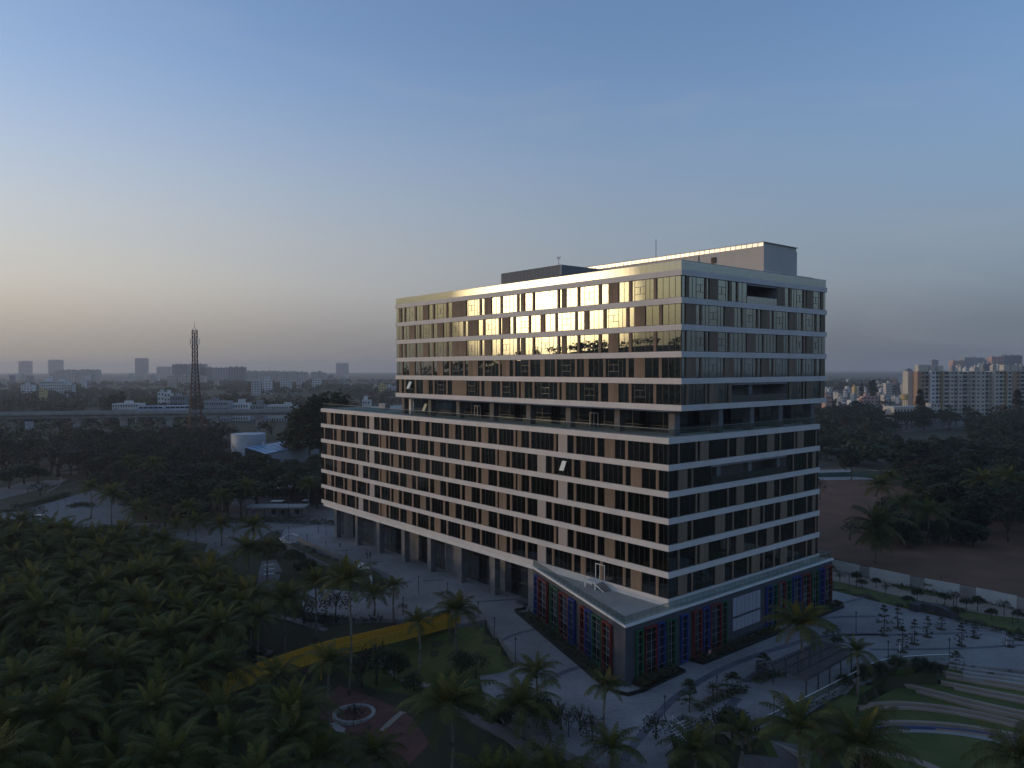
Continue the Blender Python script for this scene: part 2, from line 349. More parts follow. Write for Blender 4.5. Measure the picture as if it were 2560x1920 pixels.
# interior columns seen dimly behind the glass
ic = MB()
for i in range(8):
    for xx in (4.5, 35): ic.box(xx, xx + .9, 4 + i * 10.4, 4.9 + i * 10.4, 37.5, 56.6)
for i in range(11):
    for xx in (1.2, 33): ic.box(xx, xx + .9, 3 + i * 10.4, 3.9 + i * 10.4, 9.3, 31.8)
part(ic, 'interior_column', 'core', kind='stuff')
LlA = [(2.67, 3.17), (7.52, 8.06), (10.2, 12.39), (13.93, 14.51), (18.74, 19.34), (20.89, 23.06), (23.57, 24.17), (29.97, 30.52), (32.63, 33.73), (34.25, 34.81), (39.01, 39.59), (42.22, 44.37), (45.39, 45.97), (50.18, 50.77), (52.88, 55.04), (56.55, 57.19), (61.38, 62.02), (63.58, 65.72), (68.37, 69.0), (72.44, 73.05), (74.34, 76.57), (77.56, 78.15), (81.89, 82.52), (85.15, 87.33), (88.42, 89.03), (93.29, 93.88), (96.04, 98.28), (99.83, 100.4), (104.72, 105.33), (106.95, 109.18)]
LlB = [(1.53, 2.05), (4.76, 6.93), (7.98, 8.56), (12.81, 13.4), (16.59, 17.73), (19.28, 19.8), (24.1, 24.66), (26.2, 28.36), (31.01, 31.58), (35.26, 35.86), (36.89, 39.03), (39.5, 40.1), (44.34, 44.87), (47.53, 49.65), (50.71, 51.31), (55.46, 56.1), (58.18, 60.36), (61.95, 62.53), (66.74, 67.32), (68.92, 71.14), (73.79, 74.37), (78.11, 78.63), (79.71, 81.89), (82.43, 83.06), (87.29, 87.89), (90.52, 92.7), (93.8, 94.44), (98.74, 99.32), (101.51, 103.75), (105.26, 105.87), (110.26, 110.82)]
UlA = [(4.68, 5.22), (9.65, 10.23), (12.4, 14.61), (16.24, 16.83), (21.21, 21.77), (24.55, 25.6), (26.17, 26.73), (32.76, 33.3), (35.45, 36.54), (37.09, 37.66), (42.02, 42.57), (45.29, 47.51), (48.54, 49.11), (53.46, 58.43), (60.03, 60.61), (64.94, 65.54), (67.18, 69.4), (72.11, 72.7), (76.46, 77.08), (78.15, 79.31)]
UlB = [(3.62, 4.18), (6.91, 9.12), (10.25, 10.81), (15.17, 15.76), (19.06, 20.15), (21.84, 22.34), (26.78, 27.27), (30.0, 31.14), (33.87, 34.4), (38.17, 38.75), (39.8, 42.03), (42.56, 43.11), (47.42, 48.02), (49.62, 52.92), (54.0, 54.54), (58.89, 59.5), (61.67, 63.89), (65.5, 66.07), (70.4, 70.98), (72.67, 74.96), (77.61, 78.15)]
UlAh = [(6.89, 9.12), (17.93, 20.17), (28.93, 31.06), (39.88, 42.02), (50.79, 52.99), (61.74, 63.89), (72.75, 74.93)]
UlBh = [(12.46, 14.65), (23.45, 25.63), (34.4, 36.58), (45.35, 47.42), (56.19, 58.4), (67.15, 69.35)]
UrA = [(1.08, 1.82), (5.8, 6.14), (6.83, 9.06), (11.91, 12.67), (14.09, 14.48), (25.82, 28.19), (29.67, 30.39), (34.29, 34.7), (35.37, 37.63), (40.34, 41.14)]
UrA3 = [(1.08, 1.3), (5.8, 6.14), (6.83, 9.06), (11.91, 12.3), (16.9, 19.4), (21.6, 21.9), (25.82, 27.9), (29.67, 30.0), (34.29, 34.7), (35.37, 37.63)]
UrAh = [(3.65, 5.75), (9.16, 11.22), (32.16, 34.23), (37.63, 39.68)]
UrB = [(1.04, 3.51), (4.62, 5.03), (10.78, 13.37), (15.5, 15.87), (19.79, 20.22), (21.05, 23.51), (24.53, 24.82), (29.56, 32.09), (33.89, 34.23), (38.47, 38.89), (40.34, 41.76)]
UrBh = [(6.87, 9.01), (16.58, 18.77), (25.69, 27.75), (35.34, 37.51)]
LrA = [(-1.05, -.7), (3.15, 3.56), (4.21, 6.37), (11.29, 11.66), (13.71, 15.85), (19.36, 19.75), (22.51, 24.63), (26.37, 26.76), (30.96, 31.34), (31.94, 34.13), (38.29, 38.6)]
LrB = [(-1.02, 1.12), (2.17, 2.53), (8.11, 10.64), (12.68, 13.07), (16.88, 17.23), (18.09, 20.44), (21.45, 21.81), (24.6, 24.97), (26.71, 28.79), (30.56, 30.93), (35.1, 35.48), (37.14, 38.26)]
LOUV = [(85.15, 87.33), (20.89, 23.06), (90.52, 92.7), (26.2, 28.36)]
panes, panels, spand = [], [], []
mulU, mulL = MB(), MB()
def fbox(mb, face, c, a0, a1, d0, d1, z0, z1):
    """box on a facade: along a0..a1, depth d0..d1 inward"""
    if face == 'l': mb.box(c + d0, c + d1, a0, a1, z0, z1)
    else: mb.box(a0, a1, c + d0, c + d1, z0, z1)
def fspec(face, c, a0, a1, d0, d1, z0, z1):
    a, d, z = (a0 + a1) / 2, c + (d0 + d1) / 2, (z0 + z1) / 2
    return ((d, a, z), (abs(d1 - d0), a1 - a0, z1 - z0)) if face == 'l' else ((a, d, z), (a1 - a0, abs(d1 - d0), z1 - z0))
def facade(face, c, A0, A1, z0, z1, pan, hw, low, openings=()):
    mul = mulL if low else mulU
    block = sorted([(a, b, 'p') for a, b in pan if not any(o[0] - .05 < (a + b) / 2 < o[1] + .05 for o in openings)] + [(a, b, 'o') for a, b in openings])
    segs, cur = [], A0
    for a, b, k in block:
        if a - cur > .02: segs.append((cur, a))
        cur = max(cur, b)
        if k == 'p':
            n = 2 if b - a > 1.5 else 1
            if b - a > 3.5: n = 4
            lv = any(abs(a - l[0]) < .02 for l in LOUV) and low
            for i in range(n):
                u, v = a + (b - a) * i / n, a + (b - a) * (i + 1) / n
                panels.append((lv, fspec(face, c, u + (.012 if i else 0), v, -.05, .08, z0, z1)))
        else:
            n = max(1, round((b - a) / 1.1))
            for i in range(n):
                u, v = a + (b - a) * i / n, a + (b - a) * (i + 1) / n
                spand.append(fspec(face, c, u + .02, v - .02, 0, .06, z0 + .02, z0 + 1.12))
            fbox(mul, face, c, a, b, -.03, .12, z0 + 1.12, z0 + 1.22)
    if A1 - cur > .02: segs.append((cur, A1))
    for a, b in segs:
        cuts, fin = [a], []
        for h0, h1 in hw:
            if h0 >= a - .3 and h1 <= b + .3: fin.append((max(a, h0), min(b, h1)))
        pts = [(a, None)]
        sub, p = [], a
        for h0, h1 in fin:
            if h0 - p > .15: sub.append((p, h0, 0))
            sub.append((h0 if h0 - p > .15 else p, h1, 1)); p = h1
        if b - p > .12: sub.append((p, b, 0))
        elif sub: sub[-1] = (sub[-1][0], b, sub[-1][2])
        for u0, u1, isw in sub:
            if isw:
                h = z1 - z0; za, zb = z0 + h * .32, z0 + h * .66; um = (u0 + u1) / 2
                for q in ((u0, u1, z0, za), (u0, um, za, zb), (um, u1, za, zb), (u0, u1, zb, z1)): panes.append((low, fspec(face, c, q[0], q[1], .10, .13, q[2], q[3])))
                fbox(mul, face, c, u0, u1, .06, .14, za - .035, za + .035); fbox(mul, face, c, u0, u1, .06, .14, zb - .035, zb + .035)
                fbox(mul, face, c, um - .03, um + .03, .06, .14, za + .035, zb - .035)
                for q in (u0, u1): fbox(mul, face, c, q - .03, q + .03, .061, .141, z0, z1)
            else:
                n = max(1, round((u1 - u0) / 1.1))
                for i in range(n):
                    q0, q1 = u0 + (u1 - u0) * i / n, u0 + (u1 - u0) * (i + 1) / n
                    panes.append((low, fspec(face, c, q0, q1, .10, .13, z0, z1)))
                    fbox(mul, face, c, q0 - .025, q0 + .025, .062, .142, z0, z1)
    for z in (z0, z1 - .07): fbox(mul, face, c, A0 + .05, A1 - .05, .055, .145, z + .001, z + .069)
OPEN_U1, OPEN_U5, OPEN_L2 = (16.93, 25.82), (12.67, 29.13), (7.19, 28.68)
for k in range(5):
    z0, z1 = U_TOP[k + 1], U_TOP[k] - BH
    A = k % 2 == 0
    facade('l', 0, 0.02, UY, z0, z1, UlA if A else UlB, UlAh if A else UlBh, False)
    facade('r', 0, .02, UX, z0, z1, (UrA3 if k == 2 else UrA) if A else UrB, UrAh if A else UrBh, False, {0: (OPEN_U1,), 4: (OPEN_U5,)}.get(k, ()))
for k in range(6):
    z0, z1 = L_TOP[k + 1], L_TOP[k] - BH
    A = k % 2 == 0
    facade('l', LX0, LY0 + .02, LY1, z0, z1, LlA if A else LlB, (), True)
    facade('r', LY0, LX0 + .02, LX1, z0, z1, LrA if A else LrB, (), True, {1: (OPEN_L2,)}.get(k, ()))
part(mulU, 'mullion_frame', 'mullion', kind='stuff'); part(mulL, 'mullion_frame', 'mullion', kind='stuff')
cube = MB().box(-.5, .5, -.5, .5, -.5, .5)
def unit(m, name): return cube.mesh(name, M[m])
def apparent(spec):
    p = worb(*spec[0][:2], spec[0][2]); d = (p - Vector((0, 0, HC))).length
    w = max(spec[1][0] * math.sin(YAW) if spec[1][0] > .2 else 0, spec[1][1] * math.sin(YAW) if spec[1][1] > .2 else 0)
    return w * spec[1][2] / d ** 2
def spread(items, name, mesh_of, mat_of, limit=300):
    items = sorted(items, key=lambda t: -apparent(t[-1])); rest = {}
    for i, it in enumerate(items):
        (l, s) = it[-1]
        if i < limit: put(name, mesh_of(it), bld, l, (0, 0, 0), s)
        else:
            mb = rest.setdefault(mat_of(it), MB()); mb.box(l[0] - s[0] / 2, l[0] + s[0] / 2, l[1] - s[1] / 2, l[1] + s[1] / 2, l[2] - s[2] / 2, l[2] + s[2] / 2)
    for m, mb in rest.items(): part(mb, name, m, kind='stuff')
um = {k: unit(k, 'unit_' + k) for k in ('pane', 'paneL', 'panel', 'louvre', 'parapet', 'deck', 'shadeglass')}
lv = MB().box(-.5, .5, -.3, .5, -.5, .5)
for i in range(16): z = -.47 + i * .0605; lv.box(-.5, .5, -.52, -.3, z, z + .03)
lvm = lv.mesh('louvre_slats', M['louvre'])
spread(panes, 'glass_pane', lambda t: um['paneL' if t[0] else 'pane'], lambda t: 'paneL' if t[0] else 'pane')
lvy = MB().box(-.3, .5, -.5, .5, -.5, .5)
for i in range(16): z = -.47 + i * .0605; lvy.box(-.52, -.3, -.5, .5, z, z + .03)
lvym = lvy.mesh('louvre_slats', M['louvre'])
spread(panels, 'wall_panel', lambda t: lvym if t[0] else um['panel'], lambda t: 'louvre' if t[0] else 'panel')
spm = unit('parapet', 'unit_spandrel')
for s in spand: put('spandrel_panel', spm, bld, s[0], (0, 0, 0), s[1])
# balconies cut into the right face
bmat = mat('balcony_render', (.24, .225, .235), .8, .08, .5)
for (a, b), z0, z1, y0 in ((OPEN_U1, U_TOP[1], U_TOP[0] - BH, 0), (OPEN_U5, U_TOP[5], U_TOP[4] - BH, 0), (OPEN_L2, L_TOP[2], L_TOP[1] - BH, LY0)):
    rc = MB(); rc.box(a - .12, b + .12, y0 + 4.6, y0 + 4.8, z0 + .07, z1 - .03); rc.box(a - .12, a, y0 + .12, y0 + 4.6, z0 + .07, z1 - .03); rc.box(b, b + .12, y0 + .12, y0 + 4.6, z0 + .07, z1 - .03)
    rc.box(a, b, y0 + .05, y0 + 4.6, z1 - .34, z1 - .03); part(rc, 'balcony_recess', bmat)
for px0, px1, z0, z1, y0 in ((1871.5, 1880, U_TOP[5], U_TOP[4] - BH, 0), (1792, 1802, L_TOP[2], L_TOP[1] - BH, LY0), (1871, 1880, L_TOP[2], L_TOP[1] - BH, LY0), (1943, 1951, L_TOP[2], L_TOP[1] - BH, LY0)):
    a, _ = lplane(px0, 1130, 1, y0 + .5); b, _ = lplane(px1, 1130, 1, y0 + .5)
    part(MB().box(a, b, y0 + .5, y0 + 1.4, z0 + .07, z1 - .35), 'balcony_column', 'column')
# rear sides, one sheet of glazing per storey
rg = MB()
for k in range(5):
    z0, z1 = U_TOP[k + 1], U_TOP[k] - BH; rg.box(UX - .13, UX - .10, .2, UY, z0, z1); rg.box(.2, UX - .2, UY - .13, UY - .10, z0, z1)
for k in range(6):
    z0, z1 = L_TOP[k + 1], L_TOP[k] - BH; rg.box(LX1 - .13, LX1 - .10, LY0 + .2, LY1, z0, z1); rg.box(LX0 + .2, LX1 - .2, LY1 - .13, LY1 - .10, z0, z1)
part(rg, 'rear_glazing', 'pane')
# parapet of the tall part
for face, n, Lf in (('l', 73, UY), ('r', 38, UX)):
    for i in range(n):
        s = fspec(face, 0, Lf * i / n + .015, Lf * (i + 1) / n - .015, 0, .05, 57.55, 58.84)
        put('parapet_panel', um['parapet'], bld, s[0], (0, 0, 0), s[1])
pw = MB(); pw.box(.07, .3, .07, UY, 57.5, 58.75); pw.box(.3, UX, .07, .3, 57.5, 58.75); pw.box(UX - .2, UX, .3, UY, 57.5, 58.8); pw.box(.3, UX - .2, UY - .2, UY, 57.5, 58.8)
part(pw, 'parapet_wall', 'groove')
cp = MB(); cp.box(-.03, .32, -.03, UY, 58.85, 58.93); cp.box(.32, UX, -.03, .32, 58.85, 58.93); part(cp, 'parapet_cap', 'steel')
part(MB().box(.3, UX - .2, .3, UY - .2, 57.545, 57.6), 'roof_deck', 'concrete')
# rooftop plant
pen = MB().box(29.7, 40.8, 5, 54, 57.6, 64.5); part(pen, 'penthouse', 'penthouse')
part(MB().box(29.55, 41.0, 4.85, 54, 65.22, 65.3), 'penthouse_roof', 'concrete'); part(MB().box(29.8, 40.7, 5.1, 53.9, 64.5, 65.22), 'penthouse_upstand', 'penthouse')
for i in range(43):
    y0 = 5 + 49 * i / 43; put('cap_sheet', um.setdefault('tiles', unit('tiles', 'unit_tiles')), bld, (29.66, y0 + .57, 64.88), (0, RAD(2), 0), (.05, 1.02, .66))
a, z = lplane(1784.5, 651, 0, 29.65); part(MB().box(29.52, 29.72, a - .5, a + .5, z - .55, z + .55), 'vent_louvre', 'blackp')
a, z = lplane(1745, 660, 0, 29.6); part(MB().box(29.5, 29.68, a - .12, a + .12, 57.6, 64.4), 'downpipe', 'steel')
part(MB().box(33, 41.6, 2.2, 2.5, 57.6, 59.5).box(41.4, 41.6, 2.5, 9, 57.6, 59.5).box(27, 33, 3.6, 4.2, 57.6, 59.9), 'roof_upstand', 'coping')
for i in range(17):
    y0 = 36.4 + 18.25 * i / 17; put('screen_panel', um.setdefault('screen', unit('screen', 'unit_screen')), bld, (10, y0 + .53, 60.4), (0, 0, 0), (.06, 1.02, 5.0))
for i in range(12):
    x0 = 10.1 + 13.2 * i / 12; put('screen_panel', um['screen'], bld, (x0 + .55, 36.4, 60.4), (0, 0, 0), (1.04, .06, 5.0))
part(MB().box(10.1, 23.3, 54.6, 54.7, 58, 62.9).box(23.3, 23.4, 36.4, 54.6, 58, 62.9), 'screen_back', 'screen')
part(MB().box(12, 16, 40, 44, 57.6, 61.6).box(17.5, 21.5, 41, 46, 57.6, 61).box(12, 15, 47, 52, 57.6, 61.3), 'cooling_tower', 'dsteel')
part(MB().box(4, 8, 57, 64, 59.2, 59.5).box(4.4, 7.6, 57.5, 63.5, 57.6, 59.2), 'air_handler', 'white')
rp = MB()
for x in (2.5, 4.5, 6.0):
    rp.tube([(x, 12, 58.6 + .12 * x), (x, 52, 58.6 + .12 * x)], .09, 5)
    for y in range(12, 53, 5): rp.box(x - .06, x + .06, y - .06, y + .06, 57.6, 58.55 + .12 * x)
for y in range(8, 30, 2): rp.tube([(3, y, 57.6), (3, y, 60.0)], .03, 4)
rp.tube([(3, 8, 60), (3, 28, 60)], .03, 4); rp.tube([(3, 8, 59.4), (3, 28, 59.4)], .03, 4)
part(rp, 'roof_pipe', 'steel')
for px, pyt, xx in ((1640, 599, 9.0), (1397, 642, 11.0)):
    a, zt = lplane(px, pyt, 0, xx); mb = MB().tube([(xx, a, 57.6), (xx, a, zt)], .05, 5).box(xx - .3, xx + .3, a - .3, a + .3, 57.6, 57.75)
    if px < 1500: mb.tube([(xx, a - .35, zt + .1), (xx, a - .35, zt - .3), (xx, a + .35, zt - .3), (xx, a + .35, zt + .1)], .06, 5)
    part(mb, 'antenna_mast', 'dsteel')
# recessed terrace storey between the two blocks
TZ0, TZ1 = 32.77, 36.54
for y0 in (1.4, 12.4, 23.7, 34.2, 45.0, 56.3, 66.7, 77.6): part(MB().box(.25, 1.5, y0, y0 + 1.15, TZ0, TZ1), 'terrace_column', 'column')
for x0 in (9.9, 18.5, 27.2, 37.7): part(MB().box(x0, x0 + 1.1, .35, 1.9, TZ0, TZ1), 'terrace_column', 'column')
part(MB().box(.3, .75, 74.8, 75.7, TZ0, TZ1), 'service_duct', 'coping')
for i in range(24):
    y0 = 3.4 + 76 * i / 24
    put('terrace_glazing', um['paneL'], bld, (4.0, y0 + 1.58, (TZ0 + TZ1) / 2), (0, 0, 0), (.04, 3.08, TZ1 - TZ0))
for i in range(11):
    x0 = 4.0 + 37 * i / 11
    put('terrace_glazing', um['paneL'], bld, (x0 + 1.68, 3.4, (TZ0 + TZ1) / 2), (0, 0, 0), (3.26, .04, TZ1 - TZ0))
tf = MB()
for i in range(25): y = 3.4 + 76 * i / 24; tf.box(3.94, 4.06, y - .04, y + .04, TZ0, TZ1)
for i in range(12): x = 4 + 37 * i / 11; tf.box(x - .04, x + .04, 3.34, 3.46, TZ0, TZ1)
tf.box(3.95, 4.05, 3.4, 79.4, TZ0 + 1.0, TZ0 + 1.07); tf.box(4, 41, 3.35, 3.45, TZ0 + 1.0, TZ0 + 1.07)
part(tf, 'terrace_mullion', 'mullion', kind='stuff')
part(MB().box(9, 32, 9, 70, TZ0, TZ1), 'terrace_core', 'core')
part(MB().box(-3.0, 41.9, .4, 80.3, TZ1 + .0, TZ1 + .008), 'terrace_soffit', 'soffit')
for px, py in ((1194, 1035), (1485, 1060)):
    a, z = lplane(px, py, 0, 3.9); b_, _ = lplane(px + 16, py, 0, 3.9); w = 1.0
    part(MB().box(3.84, 3.92, a - w, a - w + .1, TZ0, TZ0 + 2.5).box(3.84, 3.92, a + w - .1, a + w, TZ0, TZ0 + 2.5).box(3.84, 3.92, a - w + .1, a + w - .1, TZ0 + 2.38, TZ0 + 2.5).box(3.84, 3.92, a - .05, a + .05, TZ0, TZ0 + 2.38), 'door_frame', 'white')
for i in range(74):
    y0 = .1 + 111.6 * i / 74; put('balustrade_panel', um['shadeglass'], bld, (-2.75, y0 + .75, 33.38), (0, 0, 0), (.03, 1.47, 1.15))
for i in range(26):
    x0 = -2.7 + 41.5 * i / 26; put('balustrade_panel', um['shadeglass'], bld, (x0 + .8, .1, 33.38), (0, 0, 0), (1.55, .03, 1.15))
part(MB().box(-2.79, -2.71, .06, 111.8, 33.96, 34.01).box(-2.71, 38.8, .06, .14, 33.96, 34.01), 'handrail', 'steel')
part(MB().box(-2.72, -.1, 78, 111.9, 32.765, 32.8).box(-.1, 39, 81, 111.9, 32.765, 32.8), 'green_terrace_roof', mat('green_roof_membrane', (.27, .31, .29), .8, .08, .3))
part(MB().box(6, 7.5, 96, 99, 32.8, 34.2).box(20, 26, 104, 106, 32.8, 34.0), 'roof_unit', 'concrete')
# sashes standing open, the sky they reflect put into their pale colour
for face, px, py in (('L', 1412, 1164), ('U', 1027, 963), ('T', 1066, 1018)):
    xx = {'L': LX0, 'U': 0, 'T': 2.4}[face]; a, z = lplane(px, py, 0, xx)
    part(MB().box(-.03, .03, -.52, .52, -.85, .85), 'open_sash', mat('pale_sash', (.80, .80, .66), .35)).matrix_local = Matrix.Translation((xx - .45, a, z)) @ Matrix.Rotation(RAD(25), 4, 'Y')
# ground floor of the long block: columns, lobby glazing, lower fascia
part(MB().box(LX0 + .02, LX1, 29.8, 111.5, 7.62, 8.355), 'entrance_fascia', 'coping')
part(MB().box(LX0 + .6, LX1 - 1, 30.4, 111, 7.55, 7.615), 'entrance_soffit', 'soffit')
for y0 in (31.5, 42.4, 53.1, 64.1, 74.5, 85.5, 96.0, 107.0): part(MB().box(-2.15, -.85, y0 - .62, y0 + .68, .02, 7.55), 'entrance_column', 'column')
lob = 32.4; n = 46
for i in range(n):
    y0 = lob + (110.5 - lob) * i / n
    if (i // 3) % 3 != 2: put('lobby_pane', um.setdefault('lobby', unit('lobby', 'unit_lobby')), bld, (1.15, y0 + .85, 3.78), (0, 0, 0), (.04, 1.66, 7.5))
    else: part(MB().box(1.1, 1.3, y0, y0 + 1.7, .02, 7.55), 'lobby_wall', 'column')
lm = MB()
for i in range(n + 1): y = lob + (110.5 - lob) * i / n; lm.box(1.08, 1.22, y - .035, y + .035, .02, 7.54)
for z in (2.6, 5.1): lm.box(1.085, 1.215, lob, 110.5, z - .035, z + .035)
part(lm, 'lobby_mullion', 'mullion', kind='stuff')
part(MB().box(14, 14.3, 32, 110, .02, 7.5).box(1.3, 30, 110.2, 110.5, .02, 7.5), 'lobby_back_wall', 'core')
# podium
PC, PR, PL = (-14.62, -2.1), (41.62, -1.85), (-3.44, 29.82)
pod = [PC, PR, (41.6, 29.4), (-3.3, 29.6)]
part(MB().prism([(-14.55, -2.05), (41.6, -1.8), (41.58, 29.38), (-3.28, 29.58)], 0, 8.15), 'podium_wall', 'podium')
part(MB().sheet([(-14.4, -1.9), (41.4, -1.7), (41.4, 29.2), (-3.2, 29.4)], 8.156), 'terrace_deck', 'deck')
part(MB().wall([PL, PC, PR], .34, 8.04, 8.36), 'podium_coping', 'coping')
part(MB().wall([(LX0 - .2, 29.3), (LX0 - .2, LY0 - .2), (LX1, LY0 - .2)], .12, 8.16, 8.36), 'terrace_kerb', 'coping')
def rail_run(p, q, z, h, step, name, m, parent, off=0.0, rail=True, railmat='steel'):
    p, q = Vector((*p, 0)), Vector((*q, 0)); L = (q - p).length; n = max(1, round(L / step)); d = (q - p).normalized(); rz = math.atan2(d.y, d.x)
    for i in range(n):
        c = p + d * (L * (i + .5) / n); put(name, m, parent, (c.x, c.y, z + h / 2), (0, 0, rz), (L / n - .03, .03, h))
    if rail: MB().wall([p, q], .06, z + h, z + h + .05).build('handrail', M[railmat], parent)
rail_run((-14.3, -1.75), (41.3, -1.55), 8.36, 1.05, 1.35, 'balustrade_panel', um['shadeglass'], bld)
rail_run((-14.3, -1.75), (-3.5, 29.2), 8.36, 1.05, 1.35, 'balustrade_panel', um['shadeglass'], bld)
rail_run((41.3, -1.55), (41.3, 20), 8.36, 1.05, 1.35, 'balustrade_panel', um['shadeglass'], bld)
pst = MB()
for p, q in (((-14.3, -1.75), (41.3, -1.55)), ((-14.3, -1.75), (-3.5, 29.2))):
    p, q = Vector((*p, 0)), Vector((*q, 0)); n = round((q - p).length / 1.35)
    for i in range(n + 1): c = p + (q - p) * i / n; pst.box(c.x - .03, c.x + .03, c.y - .03, c.y + .03, 8.3, 9.44)
part(pst, 'balustrade_post', 'steel', kind='stuff')
# coloured window boxes of the podium
pA, pB, pCc = worb(*PL), worb(*PC), worb(*PR)
def wbox(side, v0, v1, col, zt=7.25, zb=.35):
    p0, p1 = (pA, pB) if side == 'l' else (pB, pCc)
    py = 1560; s0, _ = on_plane(1260 + v0 / 2.572, py, p0, p1); s1, _ = on_plane(1260 + v1 / 2.572, py, p0, p1)
    e = (p1 - p0).xy.normalized(); rz = math.atan2(e.y, e.x); base = p0.xy + e * s0; w = s1 - s0
    lo = locb(base)
    Mx = (lo[0], lo[1], 0); r = rz - YAW
    t = .17; d = .42
    fr = MB(); fr.box(0, t, -d, 0, zb, zt); fr.box(w - t, w, -d, 0, zb, zt); fr.box(t, w - t, -d, 0, zt - t, zt); fr.box(t, w - t, -d, 0, zb, zb + t)
    o = fr.build('window_box', M[col], bld, loc=Mx, rz=r)
    MB().box(t, w - t, -.09, -.06, zb + t, zt - t).build('pane', M['lobby'], o)
    MB().box(t, w - t, -.055, .0, zb + t, zt - t).build('window_back', M['window'], o)
    br = MB(); hs = (.16, .36, .50, .70, .86) if w > .9 else (.2, .4, .52, .72, .88)
    for h in hs: z = zb + (zt - zb) * h; br.box(t, w - t, -.34, -.29, z - .02, z + .02)
    if w > 1.9: br.box(w / 2 - .03, w / 2 + .03, -.33, -.30, zb + t, zt - t)
    br.build('glazing_bar', M['steel'], o)
for v0, v1, c in ((205, 228, 'blue'), (231, 286, 'red'), (308, 356, 'green'), (365, 424, 'red'), (426, 460, 'blue'), (500, 531, 'red'), (533, 571, 'blue'), (578, 636, 'green'), (644, 698, 'red')): wbox('l', v0, v1, c)
for v0, v1, c in ((845, 886, 'green'), (897, 975, 'red'), (980, 1026, 'blue'), (1037, 1093, 'green'), (1131, 1173, 'blue'), (1210, 1262, 'red'), (1272, 1311, 'blue'), (1318, 1387, 'red'), (1391, 1426, 'green'), (1680, 1714, 'blue'), (1718, 1749, 'green'), (1755, 1799, 'red'), (1802, 1836, 'green'), (1848, 1899, 'blue'), (1905, 1957, 'red'), (1972, 2011, 'green'), (2020, 2048, 'blue'), (2050, 2096, 'red')): wbox('r', v0, v1, c)
# pale louvred grille on the right podium wall
s0, _ = on_plane(1260 + 1468 / 2.572, 1500, pB, pCc); s1, _ = on_plane(1260 + 1645 / 2.572, 1500, pB, pCc)
e = (pCc - pB).xy.normalized(); lo = locb(pB.xy + e * s0); w = s1 - s0; rz = math.atan2(e.y, e.x) - YAW
gm = mat('pale_grille', (.30, .30, .34), .5, .05, 1.0)
for z0, z1 in ((2.0, 3.85), (4.25, 7.1)):
    for i in range(7): MB().box(w * i / 7 + .05, w * (i + 1) / 7 - .05, -.12, 0.02, z0, z1).build('grille_panel', gm, bld, loc=(lo[0], lo[1], 0), rz=rz)
# small stair from the office door down to the podium terrace
a, z = lplane(1500, 1442, 0, LX0)
st = thing('terrace_stair', 'little white stair and landing at the glass door on the podium roof', 'stair', worb(LX0 - .3, a, 8.16), YAW)
s = MB(); s.box(-1.7, 0, -.9, 1.5, .92, 1.06); s.box(-1.7, -1.5, 1.3, 1.5, 0, .92); s.box(-.2, 0, 1.3, 1.5, 0, .92); s.box(-1.7, -1.5, -.9, -.7, 0, .92); s.build('landing', M['white'], st)
for i in range(6): MB().box(-1.7, 0, -.9 - .32 * (i + 1), -.9 - .32 * i, .92 - .155 * (i + 1) - .02, .92 - .155 * (i + 1) + .09).build('step', M['groove'], st)
MB().quad((-1.72, -.9, .9), (-1.72, -2.9, -.0), (-1.72, -2.6, -.0), (-1.72, -.9, .70)).quad((.02, -.9, .9), (.02, -2.9, 0), (.02, -2.6, 0), (.02, -.9, .7)).build('stringer', M['white'], st)
r = MB()
for q in ((-1.65, 1.45), (-1.65, .3), (-1.65, -.85), (-.05, 1.45)): r.tube([(q[0], q[1], 1.06), (q[0], q[1], 2.05)], .025, 4)
r.tube([(-.05, 1.45, 2.05), (-1.65, 1.45, 2.05), (-1.65, -.85, 2.05)], .025, 4); r.tube([(-1.65, 1.45, 1.55), (-1.65, -.85, 1.55)], .02, 4); r.build('handrail', M['steel'], st)
df = MB(); df.box(LX0 - .06, LX0 + .02, a - 1.0, a - .9, 9.24, 11.7); df.box(LX0 - .06, LX0 + .02, a + .9, a + 1.0, 9.24, 11.7); df.box(LX0 - .06, LX0 + .02, a - .9, a + .9, 11.6, 11.7); df.box(LX0 - .06, LX0 + .02, a - .04, a + .04, 9.24, 11.6)
part(df, 'door_frame', 'white')
# ------------------------------------------------------------------ ground, paving, roads
def GP(pts, z=0.0): return [G(x, y, z) for x, y in pts]
PLAZA_PX = [(700, 1345), (745, 1352), (853, 1397), (958, 1437), (988, 1458), (955, 1480), (870, 1478), (790, 1470), (735, 1490), (760, 1530), (880, 1546), (1010, 1548), (1075, 1528), (1120, 1548), (1150, 1562), (1215, 1548), (1262, 1610), (1305, 1660), (1262, 1680), (1200, 1690), (1215, 1745), (1290, 1815), (1400, 1870), (1480, 1905), (1540, 1955), (1660, 1955), (1690, 1900), (1668, 1805), (1706, 1785), (1770, 1800), (1850, 1842), (1880, 1832), (1996, 1775), (2072, 1735), (2140, 1700), (2185, 1676), (2223, 1666), (2278, 1660), (2330, 1657), (2374, 1656), (2420, 1662), (2560, 1676), (2700, 1690)]
PLAZA_PX2 = [(2720, 1630), (2560, 1590), (2440, 1560), (2300, 1530), (2180, 1501), (2085, 1477)]
plaza_w = [tuple(p.xy) for p in GP(PLAZA_PX)] + [tuple(p.xy) for p in GP(PLAZA_PX2)] + [tuple(worb(46, 20).xy), tuple(worb(46, 125).xy), tuple(worb(-8, 125).xy)]
PW = np.array(plaza_w)
